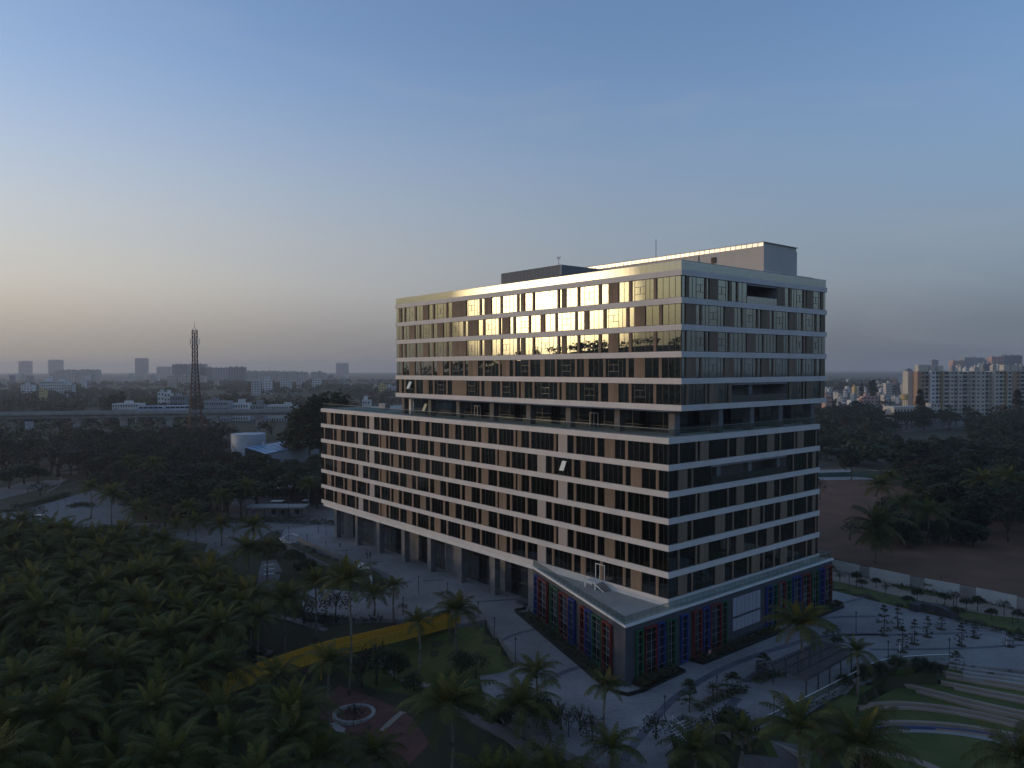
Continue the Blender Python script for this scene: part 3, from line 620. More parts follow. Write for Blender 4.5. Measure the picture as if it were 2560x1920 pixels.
def poly_sd(P, X, Y):
    """distance outside the polygon (negative inside)"""
    X = np.asarray(X, float); Y = np.asarray(Y, float); d = np.full(X.shape, 1e9); ins = np.zeros(X.shape, bool); n = len(P)
    for i in range(n):
        ax, ay = P[i]; bx, by = P[(i + 1) % n]; ex, ey = bx - ax, by - ay
        t = np.clip(((X - ax) * ex + (Y - ay) * ey) / (ex * ex + ey * ey + 1e-9), 0, 1)
        d = np.minimum(d, np.hypot(X - ax - t * ex, Y - ay - t * ey))
        c = ((ay > Y) != (by > Y)) & (X < ex * (Y - ay) / (ey if abs(ey) > 1e-9 else 1e-9) + ax); ins ^= c
    return np.where(ins, -d, d)
AMP_ON = True
def terrain(X, Y):
    X = np.asarray(X, float); Y = np.asarray(Y, float)
    d = poly_sd(PW, X, Y)
    yl = np.where(X < 0, 162 + .25 * np.minimum(0, X + 40), np.where(X > 55, 112, 140)); w = np.clip((yl - Y) / 12, 0, 1)
    low = -np.minimum(4.0, .5 + .22 * np.maximum(d, 0)) * w
    z = np.where(d > 0, -.05 + low, -1.6)
    r = np.hypot(X, Y); far = np.clip((r - 300) / 200, 0, 1)
    z = z - 1.5 * far
    az = np.degrees(np.arctan2(X, Y)); ridge = np.exp(-((az + 84) / 26) ** 2) * np.exp(-((r - 820) / 170) ** 2) * 74
    z = np.where((poly_sd(amp_w, X, Y) < -.6), np.minimum(z, -6.0), z) if AMP_ON else z
    return z + ridge + np.where(r > 350, 2.0 * np.sin(X * .011) * np.sin(Y * .009), 0)
tiers = [([(2372, 1662), (2405, 1668), (2470, 1676), (2560, 1688), (2680, 1704)], -.25), ([(2330, 1672), (2390, 1684), (2460, 1696), (2560, 1712), (2680, 1732)], -.75), ([(2352, 1702), (2410, 1713), (2480, 1727), (2560, 1742), (2680, 1766)], -1.25),
         ([(2252, 1706), (2320, 1722), (2400, 1743), (2480, 1762), (2560, 1778), (2680, 1803)], -1.75), ([(2143, 1766), (2180, 1757), (2240, 1753), (2330, 1760), (2430, 1775), (2560, 1805), (2680, 1836)], -2.4), ([(2120, 1824), (2160, 1808), (2240, 1801), (2330, 1804), (2430, 1814), (2560, 1838), (2680, 1868)], -3.0)]
tl = [smooth_line([G(x, y, z) for x, y in px], 28) for px, z in tiers]
amp_w = np.array([tuple(p.xy) for p in tl[0]] + [tuple(tl[5][-1].xy), tuple(G(2680, 2050, -3.5).xy), tuple(G(2080, 2050, -3.5).xy), tuple(G(2105, 1850, -3.2).xy)] + [tuple(tl[k][0].xy) for k in (5, 4, 3, 2, 1)])
def tz(x, y): return float(terrain(np.array([x]), np.array([y]))[0])
def grid_mesh(xs, ys, name, m, hole=None):
    X, Y = np.meshgrid(xs, ys); Z = terrain(X, Y); nx, ny = len(xs), len(ys)
    v = np.c_[X.ravel(), Y.ravel(), Z.ravel()]; f = []
    for j in range(ny - 1):
        for i in range(nx - 1):
            if hole and hole[0] <= xs[i] and xs[i + 1] <= hole[1] and hole[2] <= ys[j] and ys[j + 1] <= hole[3]: continue
            a = j * nx + i; f.append((a, a + 1, a + 1 + nx, a + nx))
    me = bpy.data.meshes.new(name); me.from_pydata(v.tolist(), [], f); me.materials.append(m); me.update()
    o = put(name, me); tag(o, kind='structure'); return o
def axis(lo, hi, steps): return sorted(set([round(v, 2) for v in steps if lo <= v <= hi]))
gx = [-9000, -6000, -4200, -3000, -2200] + list(range(-1600, -320, 80)) + [-320, -260, -200] + list(np.arange(-160, 150.1, 2.5)) + [200, 260, 320] + list(range(400, 1601, 120)) + [2200, 3000, 4200, 6000, 9000]
gy = [-9000, -6000, -3000, -1500] + list(range(-900, 40, 90)) + list(np.arange(50, 270.1, 2.5)) + [320] + list(range(400, 1601, 100)) + [2200, 3000, 4200, 6000, 9000]
grid_mesh([float(v) for v in sorted(set(gx))], [float(v) for v in sorted(set(gy))], 'ground', M['soil'])
def structure(name, mb, m): o = mb.build(name, M[m] if isinstance(m, str) else m); o['kind'] = 'structure'; return o
structure('plaza_paving', MB().prism(plaza_w, -5.2, 0.0), 'paver')
def tsheet(name, px, m, z, dz=.03, n=None, sub=3.0):
    """a patch of ground cover that follows the terrain"""
    P = [tuple(G(x, y, z).xy) for x, y in px]; A = np.array(P)
    xs = np.arange(A[:, 0].min() - sub, A[:, 0].max() + sub, sub / 2); ys = np.arange(A[:, 1].min() - sub, A[:, 1].max() + sub, sub / 2)
    bm = bmesh.new(); vs = [bm.verts.new((p[0], p[1], 0)) for p in P]; fc = bm.faces.new(vs)
    for ax, vals in ((0, xs), (1, ys)):
        for v in vals[::2]:
            co_ = [0, 0, 0]; co_[ax] = v; no_ = [0, 0, 0]; no_[ax] = 1
            bmesh.ops.bisect_plane(bm, geom=bm.verts[:] + bm.edges[:] + bm.faces[:], plane_co=co_, plane_no=no_)
    X = np.array([v.co.x for v in bm.verts]); Y = np.array([v.co.y for v in bm.verts]); Z = terrain(X, Y)
    for v, zz in zip(bm.verts, Z): v.co.z = zz + dz
    for f in bm.faces:
        if f.normal.z < 0: f.normal_flip()
    bm.normal_update()
    if sum(f.normal.z for f in bm.faces) < 0: bmesh.ops.reverse_faces(bm, faces=bm.faces[:])
    me = bpy.data.meshes.new(name); bm.to_mesh(me); bm.free(); me.materials.append(M[m] if isinstance(m, str) else m)
    o = put(name, me); o['kind'] = 'structure'; return o
# lawns and beds
tsheet('lawn', [(1080, 1531), (1120, 1551), (1150, 1565), (1213, 1551), (1262, 1613), (1302, 1660), (1262, 1680), (1200, 1692), (1180, 1740), (1090, 1730), (1000, 1690), (900, 1650), (930, 1600)], 'grass', -.6)
tsheet('lawn', [(2085, 1478), (2300, 1531), (2440, 1561), (2700, 1628), (2700, 1575), (2560, 1540), (2480, 1538), (2340, 1512), (2220, 1483), (2085, 1451)], 'grass', 0)
tsheet('path', [(2080, 1451), (2220, 1484), (2345, 1513), (2480, 1538), (2560, 1547), (2700, 1580), (2700, 1550), (2560, 1525), (2420, 1494), (2300, 1470), (2200, 1450), (2080, 1428)], 'tan', 0, .06)
tsheet('lawn', [(2230, 1462), (2300, 1470), (2365, 1487), (2362, 1492), (2330, 1490), (2250, 1474)], 'grass', 0, .10)
tsheet('red_earth_field', [(2040, 1200), (2250, 1195), (2380, 1230), (2600, 1330), (2900, 1420), (2760, 1550), (2560, 1515), (2300, 1445), (2080, 1396), (1990, 1380), (1960, 1290)], 'redearth', 0, .05, sub=6)
tsheet('gravel_yard', [(2046, 1172), (2250, 1178), (2260, 1196), (2040, 1200)], 'concrete', 0, .08, sub=8)
tsheet('bare_field', [(2240, 1048), (2420, 1050), (2400, 1070), (2260, 1078)], mat('stubble_field', (.12, .115, .105), .95, .2, .05, coords='World'), -1.0, .1, sub=20)
tsheet('bare_field', [(2050, 1130), (2200, 1120), (2260, 1160), (2200, 1172), (2046, 1172)], mat('scrub_ground', (.12, .095, .075), .95, .25, .08, coords='World'), 0, .1, sub=15)
tsheet('red_paving', [(850, 1705), (930, 1735), (985, 1775), (1030, 1810), (1075, 1880), (1010, 1925), (955, 1860), (870, 1830), (800, 1790), (780, 1755)], mat('red_gravel', (.13, .062, .05), .95, .2, .5, coords='World'), -3.5, .05)
# driveways on the left
tsheet('road', [(-200, 1345), (-200, 1270), (0, 1282), (70, 1270), (130, 1255), (180, 1240), (230, 1225), (330, 1262), (330, 1305), (420, 1310), (600, 1300), (880, 1300), (900, 1345), (700, 1345), (640, 1352), (580, 1378), (545, 1400), (500, 1398), (520, 1360), (420, 1340), (330, 1342), (180, 1320), (80, 1300), (60, 1320)], 'asphalt', 0, .02, sub=5)
tsheet('road', [(-200, 1240), (20, 1215), (80, 1195), (125, 1180), (150, 1195), (90, 1225), (0, 1248), (-200, 1275)], 'asphalt', 0, .02, sub=5)
tsheet('road', [(120, 1175), (95, 1155), (60, 1148), (90, 1140), (140, 1150), (215, 1165), (190, 1180), (165, 1200), (130, 1215), (112, 1210), (128, 1195)], 'asphalt', 0, .02, sub=5)
tsheet('road', [(590, 1240), (800, 1240), (870, 1280), (880, 1300), (600, 1300), (560, 1285)], 'paverb', 0, .025, sub=6)
tsheet('car_park', [(655, 1425), (690, 1420), (705, 1450), (690, 1480), (640, 1480)], 'asphalt', -2.0, .06)
for y in (1432, 1444, 1456, 1468):
    tsheet('bay_line', [(660, y + 3), (686, y), (687, y + 1.4), (661, y + 4.4)], 'paint', -2.0, .08)
# white lane and kerb lines
def line_strip(name, px, w, z, m, h=.006, n=30):
    pts = smooth_line([G(x, y, z) for x, y in px], n); Z = terrain([p.x for p in pts], [p.y for p in pts]) if z <= -.01 else [z] * n
    mb = MB().wall(pts, w, [a - .02 for a in Z], [a + h for a in Z]); o = mb.build(name, M[m]); o['kind'] = 'structure'; return o
line_strip('kerb', [(698, 1345), (705, 1352), (716, 1359), (745, 1352)], .25, 0, 'coping', .12)
line_strip('kerb', [(745, 1340), (728, 1333), (712, 1340), (705, 1346), (716, 1354), (730, 1353)], .2, 0, 'coping', .13)
line_strip('kerb', [(148, 1190), (155, 1200), (150, 1212), (135, 1222), (118, 1230)], .25, 0, 'concrete', .12)
line_strip('road_line', [(565, 1341), (590, 1348), (600, 1356)], .25, -.02, 'paint', .05)
# drains: curved dark bands across the plaza
def strip(px, w, n=36): line_strip('paving_band', px, w, 0, 'strip', .008, n)
strip([(1560, 1905), (1571, 1878), (1605, 1837), (1635, 1801), (1662, 1767), (1695, 1738), (1741, 1708), (1797, 1676), (1854, 1652), (1922, 1627), (1956, 1618), (2010, 1600), (2060, 1590), (2120, 1586), (2200, 1585)], 1.1, 60)
strip([(1812, 1815), (1813, 1780), (1828, 1760), (1845, 1745)], 1.3, 14); strip([(1864, 1704), (1900, 1677), (1922, 1663)], 1.2, 12)
strip([(1366, 1704), (1394, 1688), (1425, 1674), (1455, 1667)], 1.0, 14); strip([(1254, 1601), (1290, 1584), (1339, 1573)], .8, 12)
strip([(1189, 1505), (1240, 1501), (1304, 1498)], .8, 12); strip([(2000, 1547), (2044, 1546), (2120, 1541), (2209, 1541)], .8, 14)
strip([(2092, 1511), (2130, 1502), (2160, 1494)], .8, 10); strip([(2175, 1624), (2230, 1624), (2400, 1622), (2560, 1612)], .8, 20); strip([(2120, 1588), (2260, 1587), (2420, 1582)], .8, 16)
for x0, y0, x1, y1 in ((980, 1456, 1030, 1454), (1058, 1452, 1110, 1449), (836, 1378, 880, 1374), (900, 1404, 960, 1404), (1170, 1448, 1210, 1447)): line_strip('paving_band', [(x0, y0), (x1, y1)], .7, 0, 'strip', .008, 4)
# basement ramp with retaining walls
rampA = [(702, 1363), (722, 1372), (760, 1392), (800, 1412), (850, 1440), (905, 1470)]; rampB = [(745, 1352), (790, 1371), (853, 1397), (910, 1420), (958, 1437), (990, 1458)]
ra, rb = resample(GP(rampA), 12), resample(GP(rampB), 12); mb = MB()
zs = [-.02 - 4.2 * (i / 11) for i in range(12)]
for i in range(11): mb.quad((ra[i].x, ra[i].y, zs[i]), (rb[i].x, rb[i].y, zs[i]), (rb[i + 1].x, rb[i + 1].y, zs[i + 1]), (ra[i + 1].x, ra[i + 1].y, zs[i + 1]))
structure('ramp', mb, 'asphalt')
mb = MB()
for i in range(11):
    if i % 1 == 0:
        a0, a1 = ra[i].lerp(rb[i], .45), ra[i + 1].lerp(rb[i + 1], .45); b0, b1 = ra[i].lerp(rb[i], .49), ra[i + 1].lerp(rb[i + 1], .49)
        mb.quad((a0.x, a0.y, zs[i] + .02), (b0.x, b0.y, zs[i] + .02), (b1.x, b1.y, zs[i + 1] + .02), (a1.x, a1.y, zs[i + 1] + .02))
structure('lane_line', mb, 'paint')
for nm, pts, lb in (('retaining_wall', ra, 'low grey parapet wall along the garden side of the basement ramp'), ('retaining_wall', rb, 'grey retaining wall along the plaza side of the basement ramp')):
    o = MB().wall([p + Vector((0, 0, 0)) for p in pts], .3, [z - .6 for z in zs], [.85] * 12).build(nm, M['soffit']); tag(o, lb, 'wall')
# dark pit of the ramp under the ribs, curved white rib screen
rib = thing('ramp_screen', 'curved row of white fins standing over the dark basement ramp', 'screen', tuple(G(925, 1450, 0)))
rpts = smooth_line(GP([(898, 1418), (912, 1426), (924, 1436), (931, 1450), (928, 1462)]), 9); b0 = rib.location
for i, p in enumerate(rpts):
    d = (rpts[min(i + 1, 8)] - rpts[max(i - 1, 0)]); MB().box(-.55, .55, -.09, .09, -.8, 1.3).build('fin', M['white'], rib, loc=(p.x - b0.x, p.y - b0.y, 0), rz=math.atan2(d.y, d.x))
# garden paths
def gpath(name, px, w, m, z, n=24):
    pts = smooth_line([G(x, y, z) for x, y in px], n); Z = terrain([p.x for p in pts], [p.y for p in pts])
    mb = MB().wall(pts, w, [a - .3 for a in Z], [a + .06 for a in Z]); o = mb.build(name, M[m]); o['kind'] = 'structure'
tsheet('lawn', [(2250, 1704), (2328, 1668), (2372, 1660), (2280, 1662), (2230, 1670), (2190, 1690)], 'grass', -1.0, .05)
gpath('path', [(950, 1645), (985, 1660), (1020, 1684), (1060, 1708), (1095, 1735)], 1.8, 'concrete', -2.5)
gpath('path', [(686, 1543), (730, 1562), (770, 1572), (820, 1585)], 2.2, 'paverb', -2.0)
gpath('path', [(1120, 1800), (1180, 1840), (1235, 1872), (1290, 1905), (1340, 1950)], 2.0, 'paverb', -3.6)
gpath('path', [(960, 1832), (985, 1812), (1012, 1795)], 1.5, 'tan', -3.6); gpath('path', [(830, 1800), (850, 1818), (890, 1826)], 1.2, 'concrete', -3.6)
gpath('path', [(600, 1630), (640, 1636), (670, 1625)], 3.0, 'paverb', -3.0)
# stone ring planter in the red garden
c = G(885, 1782, -3.6); zc_ = tz(c.x, c.y)
rp_ = thing('ring_planter', 'round stone planter ring on the red garden court', 'planter', (c.x, c.y, zc_))
for i in range(18):
    a0, a1 = 2 * math.pi * i / 18 + .02, 2 * math.pi * (i + 1) / 18 - .02
    MB().prism([(2.4 * math.cos(a0), 2.4 * math.sin(a0)), (2.9 * math.cos(a0), 2.9 * math.sin(a0)), (2.9 * math.cos(a1), 2.9 * math.sin(a1)), (2.4 * math.cos(a1), 2.4 * math.sin(a1))], -.2, .5).build('stone', M['concrete'], rp_)
# amphitheatre: curved pairs of stone benches stepping down the lawn
steps_n = ['topmost', 'second', 'third', 'fourth', 'fifth', 'lowest']
for k, (pts, (px, z)) in enumerate(zip(tl, tiers)):
    a = thing('bench_tier', steps_n[k] + ' curved tier of pale stone benches counted down the amphitheatre lawn', 'bench', tuple(pts[0]), 0, 'curved amphitheatre bench tiers'); o0 = pts[0]
    for q, (off, dz) in enumerate(((0, 0), (1.0, -.22), (2.0, -.44)) if k == 0 else ((0, 0), (.95, -.25))):
        line = []
        for i, p in enumerate(pts):
            d = (pts[min(i + 1, 27)] - pts[max(i - 1, 0)]).normalized(); line.append(Vector((p.x + d.y * off - o0.x, p.y - d.x * off - o0.y, 0)))
        i0 = 3 if q else 0
        MB().wall(line[i0:], .62, dz - 1.2, dz).build('bench', M['tan' if k else 'concrete'], a)
def ruled(name, A, B, m, z0, z1):
    mb = MB()
    for i in range(len(A) - 1): mb.quad((A[i].x, A[i].y, z0), (B[i].x, B[i].y, z1), (B[i + 1].x, B[i + 1].y, z1), (A[i + 1].x, A[i + 1].y, z0))
    o = mb.build(name, M[m]); o['kind'] = 'structure'
for k in range(5): ruled('lawn', tl[k], tl[k + 1], 'grass', tiers[k][1] - .45, tiers[k + 1][1] - .12)
inner = smooth_line([G(x, y, -3.5) for x, y in [(2120, 1852), (2180, 1836), (2260, 1830), (2340, 1832), (2430, 1842), (2520, 1862), (2600, 1890)]], 28)
ruled('amphitheatre_walk', tl[5], inner, 'concrete', -3.45, -3.5)
seat = [Vector((p.x, p.y - 1.15, 0)) for p in tl[5]]
tag(MB().wall(seat, .25, -3.5, -3.12).build('amphitheatre_riser', mat('blue_bench_front', (.055, .075, .17), .6)), 'dark blue riser along the foot of the lowest amphitheatre bench', 'low wall')
mb = MB(); cen = G(2360, 1990, -3.55)
for i in range(27): mb.tri((inner[i].x, inner[i].y, -3.52), (cen.x, cen.y, -3.52), (inner[i + 1].x, inner[i + 1].y, -3.52))
o = mb.build('lawn', M['grass']); o['kind'] = 'structure'
mb = MB()
fan = [G(x, y, -3.0) for x, y in [(1900, 1850), (1990, 1800), (2080, 1755), (2150, 1712), (2210, 1688)]]
tsheet('lawn', [(1860, 1860), (1990, 1800), (2080, 1755), (2140, 1725), (2200, 1700), (2250, 1706), (2150, 1765), (2120, 1850), (2200, 1990), (1900, 1990)], 'grass', -2.4, .06)
for z, px in ((-3.5, [(2120, 1868), (2180, 1878), (2260, 1892), (2330, 1915), (2380, 1945)]),):
    pts = smooth_line([G(x, y, z) for x, y in px], 20); o = MB().wall(pts, 1.3, z - .3, z + .02).build('path', M['tan']); o['kind'] = 'structure'
# lower brown court in front and its wall
tsheet('lower_court', [(1868, 1855), (1900, 1862), (2030, 1902), (2020, 1960), (1840, 1960), (1860, 1880)], 'paverb', -2.6, .12)
tag(MB().wall(GP([(1756, 1806), (1810, 1822), (1870, 1848), (1950, 1872), (2014, 1898), (2022, 1960)], -1.4), .35, -3.5, -.9).build('garden_wall', M['concrete']), 'low brown garden wall curving down to the lower court by the stairs', 'wall')
# outdoor stair from the plaza with tubular handrails
p0, p1 = G(1707, 1797, 0), G(1673, 1811, 0); q0, q1 = G(1775, 1862, -1.8), G(1700, 1850, -1.2)
sx = (p1 - p0).normalized(); run = Vector((sx.y, -sx.x, 0)); run = run if run.y < 0 else -run
stw = thing('plaza_stair', 'broad stone stair with steel handrails beside the planted bed', 'stair', tuple(p0), math.atan2(sx.y, sx.x))
sgn = 1 if (Matrix.Rotation(-stw.rotation_euler.z, 3, 'Z') @ run).y > 0 else -1
for i in range(9):
    y0, y1 = sorted((sgn * i * .42, sgn * (i + 1) * .42)); MB().box(-.6 - .18 * i, 3.4, y0, y1, -.17 * (i + 1) - 1.2, -.17 * (i + 1)).build('step', M['concrete'], stw)
    MB().box(-.6 - .18 * i, 3.4, (y1 if sgn > 0 else y0) - .05, (y1 if sgn > 0 else y0) + .001, -.17 * (i + 1) - .16, -.17 * (i + 1) + .003).build('nosing', M['dsteel'], stw)
for xx in (1.9, 3.3):
    r = MB()
    for h in (.95, .5): r.tube([(xx, 0, h), (xx, sgn * 3.8, h - 1.53)], .03, 5)
    for i in range(5): yy = sgn * .95 * i; r.tube([(xx, yy, h - 1.53 * i / 4 - 1.2 + .2), (xx, yy, .95 - 1.53 * i / 4)], .03, 5)
    r.build('handrail', M['coping'], stw)
# curved glass rail along the terrace edge
rl = thing('terrace_rail', 'long curved glass and steel railing along the plaza edge above the amphitheatre', 'railing', tuple(G(1880, 1832, 0)))
rpts = smooth_line(GP([(1850, 1842), (1882, 1829), (1996, 1773), (2072, 1733), (2140, 1698), (2185, 1674), (2223, 1664), (2278, 1658), (2330, 1655), (2374, 1654)]), 60); b0 = rl.location
rpts = [p - Vector((b0.x, b0.y, 0)) for p in resample(rpts, 60)]
MB().wall(rpts, .08, 1.06, 1.12).build('handrail', M['white'], rl)
MB().wall(rpts, .16, 0, .12).build('kerb', M['concrete'], rl)
for i in range(59):
    p, q = rpts[i], rpts[i + 1]; d = q - p
    put('rail_panel', um['shadeglass'], rl, ((p.x + q.x) / 2, (p.y + q.y) / 2, .6), (0, 0, math.atan2(d.y, d.x)), (d.length - .06, .025, .85))
    if i % 2 == 0: MB().box(-.025, .025, -.025, .025, 0, 1.1).build('post', M['steel'], rl, loc=tuple(p))
# pergola
pg = [G(1920, 1658, 2.7), G(2018.5, 1703.8, 2.7), G(2140.5, 1635, 2.7), G(2050, 1602, 2.7)]
pe = thing('pergola', 'open steel slat pergola casting thin bars over the paving beside the tall palm', 'pergola', (pg[1].x, pg[1].y, 0)); o0 = Vector((pg[1].x, pg[1].y, 0))
P = [Vector((p.x, p.y, 0)) - o0 for p in pg]
slat = MB().box(-.5, .5, -.5, .5, -.5, .5).mesh('slat_bar', M['dsteel'])
for i in range(26):
    t = i / 25; a, b = P[0].lerp(P[3], t), P[1].lerp(P[2], t); d = b - a; put('slat', slat, pe, ((a.x + b.x) / 2, (a.y + b.y) / 2, 2.76), (0, 0, math.atan2(d.y, d.x)), (d.length, .09, .14))
for t in (.08, .36, .64, .92):
    a, b = P[0].lerp(P[1], t), P[3].lerp(P[2], t); d = b - a; put('beam', slat, pe, ((a.x + b.x) / 2, (a.y + b.y) / 2, 2.62), (0, 0, math.atan2(d.y, d.x)), (d.length, .12, .16))
for s in (0.08, .92):
    for i in range(5):
        t = .04 + .92 * i / 4; a = P[0].lerp(P[3], t).lerp(P[1].lerp(P[2], t), s); MB().box(-.07, .07, -.07, .07, 0, 2.56).build('post', M['dsteel'], pe, loc=(a.x, a.y, 0))
# long dark planter wall by the far lawn
pw_ = [G(2284, 1528, 0), G(2300, 1522, 0), G(2345, 1530, 0), G(2388, 1547, 0)]
tag(MB().wall(pw_, 1.6, -.2, 1.25).build('planter_wall', M['podium']), 'long dark planter box between the far lawn and the young trees', 'planter')
# boundary wall of pale sheets between grey piers
bw = thing('boundary_wall', 'long boundary wall of pale sheets alternating with grey masonry beyond the path', 'wall', tuple(G(2080, 1426, 0)))
bpts = GP([(2080, 1426), (2300, 1474), (2450, 1502), (2560, 1527), (2760, 1572)]); b0 = bw.location
line = resample(bpts, 71); grey = {9, 10, 11, 24, 25, 26, 27, 37, 38, 39, 40, 51, 52, 53, 54, 64, 65}
for i in range(70):
    p, q = line[i], line[i + 1]; d = q - p; g = i in grey
    MB().box(-d.length / 2 + .01, d.length / 2 - .01, -.05 if not g else -.12, .05 if not g else .12, -.3, 2.35 if not g else 2.15).build('masonry_panel' if g else 'sheet_panel', M['concrete'] if g else M['coping'], bw, loc=((p.x + q.x) / 2 - b0.x, (p.y + q.y) / 2 - b0.y, 0), rz=math.atan2(d.y, d.x))
# green netting fence
nt_ = [G(2044, 1192, 0), G(2130, 1190, 0), G(2210, 1196, 0)]
tag(MB().wall(nt_, .06, -.2, 1.6).build('netting_fence', M['netting']), 'low green netting fence across the yard beyond the red field', 'fence')
# yellow footbridge
yb = thing('footbridge', 'yellow steel footbridge with solid panelled sides crossing the palm garden', 'bridge', tuple(G(1125, 1555, 0))); b0 = yb.location.copy(); b0.z = 0
cl = smooth_line([G(x, y, 0) - b0 for x, y in [(1140, 1550), (1060, 1571), (985, 1590), (900, 1610), (840, 1624), (780, 1640), (700, 1668), (630, 1692), (560, 1716), (490, 1742)]], 46)
MB().wall([(p.x, p.y) for p in cl], 2.6, -.35, -.02).build('deck', M['yellow'], yb)
for sgn_ in (-1, 1):
    side = []
    for i, p in enumerate(cl):
        d = (cl[min(i + 1, 45)] - cl[max(i - 1, 0)]).normalized(); side.append(Vector((p.x - d.y * 1.35 * sgn_, p.y + d.x * 1.35 * sgn_, 0)))
    for i in range(45):
        p, q = side[i], side[i + 1]; d = q - p
        MB().box(-d.length / 2 + .02, d.length / 2 - .02, -.03, .03, -.45, 1.05).build('side_panel', M['yellow'], yb, loc=((p.x + q.x) / 2, (p.y + q.y) / 2, 0), rz=math.atan2(d.y, d.x))
    MB().wall(side, .12, 1.06, 1.13).build('handrail', M['yellow'], yb)
    MB().wall(side, .1, -.52, -.46).build('edge_beam', M['yellow'], yb)
for i in (8, 16, 25, 34, 42): MB().tube([(cl[i].x, cl[i].y, -5), (cl[i].x, cl[i].y, -.36)], .14, 8).build('leg', M['yellow'], yb)
# guard canopy on the left drive
gc = G(692, 1292, 0); gh = thing('gate_canopy', 'flat roofed guard canopy with small cabins beside the far drive', 'building', tuple(gc))
MB().box(-8.3, 8.6, -2.5, 3.0, 2.9, 3.25).build('roof', M['concrete'], gh); 
for x in (-8, -3, 3, 8): MB().box(x - .12, x + .12, -2.2, -1.96, 0, 2.9).build('post', M['dsteel'], gh)
for x in (-1.6, 1.0, 5.2): MB().box(x, x + 2.2, -.6, 2.4, 0, 2.55).build('cabin', M['soffit'], gh); MB().box(x + .3, x + 1.5, -.64, -.6, .9, 2.1).build('window', M['window'], gh)
for x, y, w, h in ((-2.4, 8.5, 3.6, 3.1), (6.3, 8, 1.6, 3.4)):
    s = thing('shade_shelter', 'small pale flat shelter behind the guard canopy, ' + ('left one' if x < 0 else 'right one'), 'shelter', (gc.x + x, gc.y + y, 0))
    MB().box(-w / 2, w / 2, -1.2, 1.2, h, h + .15).build('roof', M['coping'], s)
    for xx in (-w / 2 + .15, w / 2 - .15): MB().box(xx - .05, xx + .05, -.05, .05, 0, h).build('post', M['dsteel'], s)
# dark shed with pale roof and railings behind the end of the block
sp = G(745, 1255, 0); sh = thing('bicycle_shed', 'long dark shed with barred side and pale roof edge near the block end', 'shed', tuple(sp), RAD(-20))
MB().box(-6, 9, -3, 3, 4.6, 4.85).build('roof', M['coping'], sh); MB().box(-5.7, 8.7, 2.6, 2.8, 0, 4.6).build('wall', M['podium'], sh)
bars = MB(); [bars.box(x - .05, x + .05, -2.9, -2.8, 0, 4.6) for x in np.arange(-5.7, 8.8, .6)]; bars.build('barred_side', M['dsteel'], sh)
# lamp posts
lamps = [(2140, 1581, 1529), (2220.5, 1658, 1601), (2373, 1653, 1595), (2531, 1569, 1530), (2391, 1524, 1500), (2123, 1484, 1440), (1662, 1808, 1737), (1792, 1744, 1688), (1935, 1808, 1736), (1893, 1692, 1657), (1289, 1650, 1593), (1421.6, 1841, 1787), (1046.5, 1482.5, 1438.6), (1008, 1530, 1492), (1119, 1487, 1466), (1195.5, 1541, 1506), (1236, 1588, 1542), (866, 1399.5, 1377), (722, 1351, 1316), (768, 1360, 1340), (815, 1379, 1357), (796, 1332, 1291), (815, 1338, 1316), (584, 1348, 1329), (540, 1383, 1356), (722, 1306, 1254), (145, 1287, 1256), (164, 1274, 1249), (2352, 1482, 1440)]
desc = ['on the paving just behind the pergola', 'behind the curved rail near the short palm', 'at the right end of the curved rail', 'on the far lawn at the right edge', 'behind the long dark planter box', 'on the lawn strip beside the podium end', 'left of the plaza stair on the curved dark band', 'between the small trees of the planted bed', 'in front of the pergola near the glass rail', 'at the second planted bed', 'on the corner of the sloping lawn', 'by the shrubs at the plaza front edge', 'in the middle of the entrance paving', 'by the thin sapling at the plaza edge', 'behind the feathery palm over the bridge', 'beside the lawn below the entrance columns', 'between the lawn and the podium wall', 'nearest the two walking people', 'on the grass tip of the traffic island', 'at the top of the ramp wall', 'halfway along the ramp wall', 'in front of the leftmost column', 'just left of the leftmost column foot', 'on the bend of the far drive', 'by the pale drive behind the grove', 'in front of the guard canopy', 'on the upper drive at the far left', 'beside the upper drive, close to its neighbour', 'tall and dark before the boundary wall']
for (x, yb_, yt), ds in zip(lamps, desc):
    p = G(x, yb_, 0); h = max(2.4, HC + ray(x, yt)[2] * p.y / ray(x, yt)[1]); z0 = min(0, tz(p.x, p.y)) if poly_sd(PW, [p.x], [p.y])[0] > 0 else 0
    l = thing('street_lamp', 'slim dark lamp post ' + ds, 'lamp post', (p.x, p.y, z0), 0, 'slim dark lamp posts')
    MB().tube([(0, 0, 0), (0, 0, h - z0)], .065, 6, .05).build('pole', M['dsteel'], l); MB().box(-.12, .12, -.12, .12, 0, .05).build('base', M['dsteel'], l)
    MB().lathe([(.05, h - z0 - .45), (.11, h - z0 - .42), (.12, h - z0 - .1), (.15, h - z0 - .06), (.04, h - z0)], 8).build('lamp_head', M['dsteel'], l)
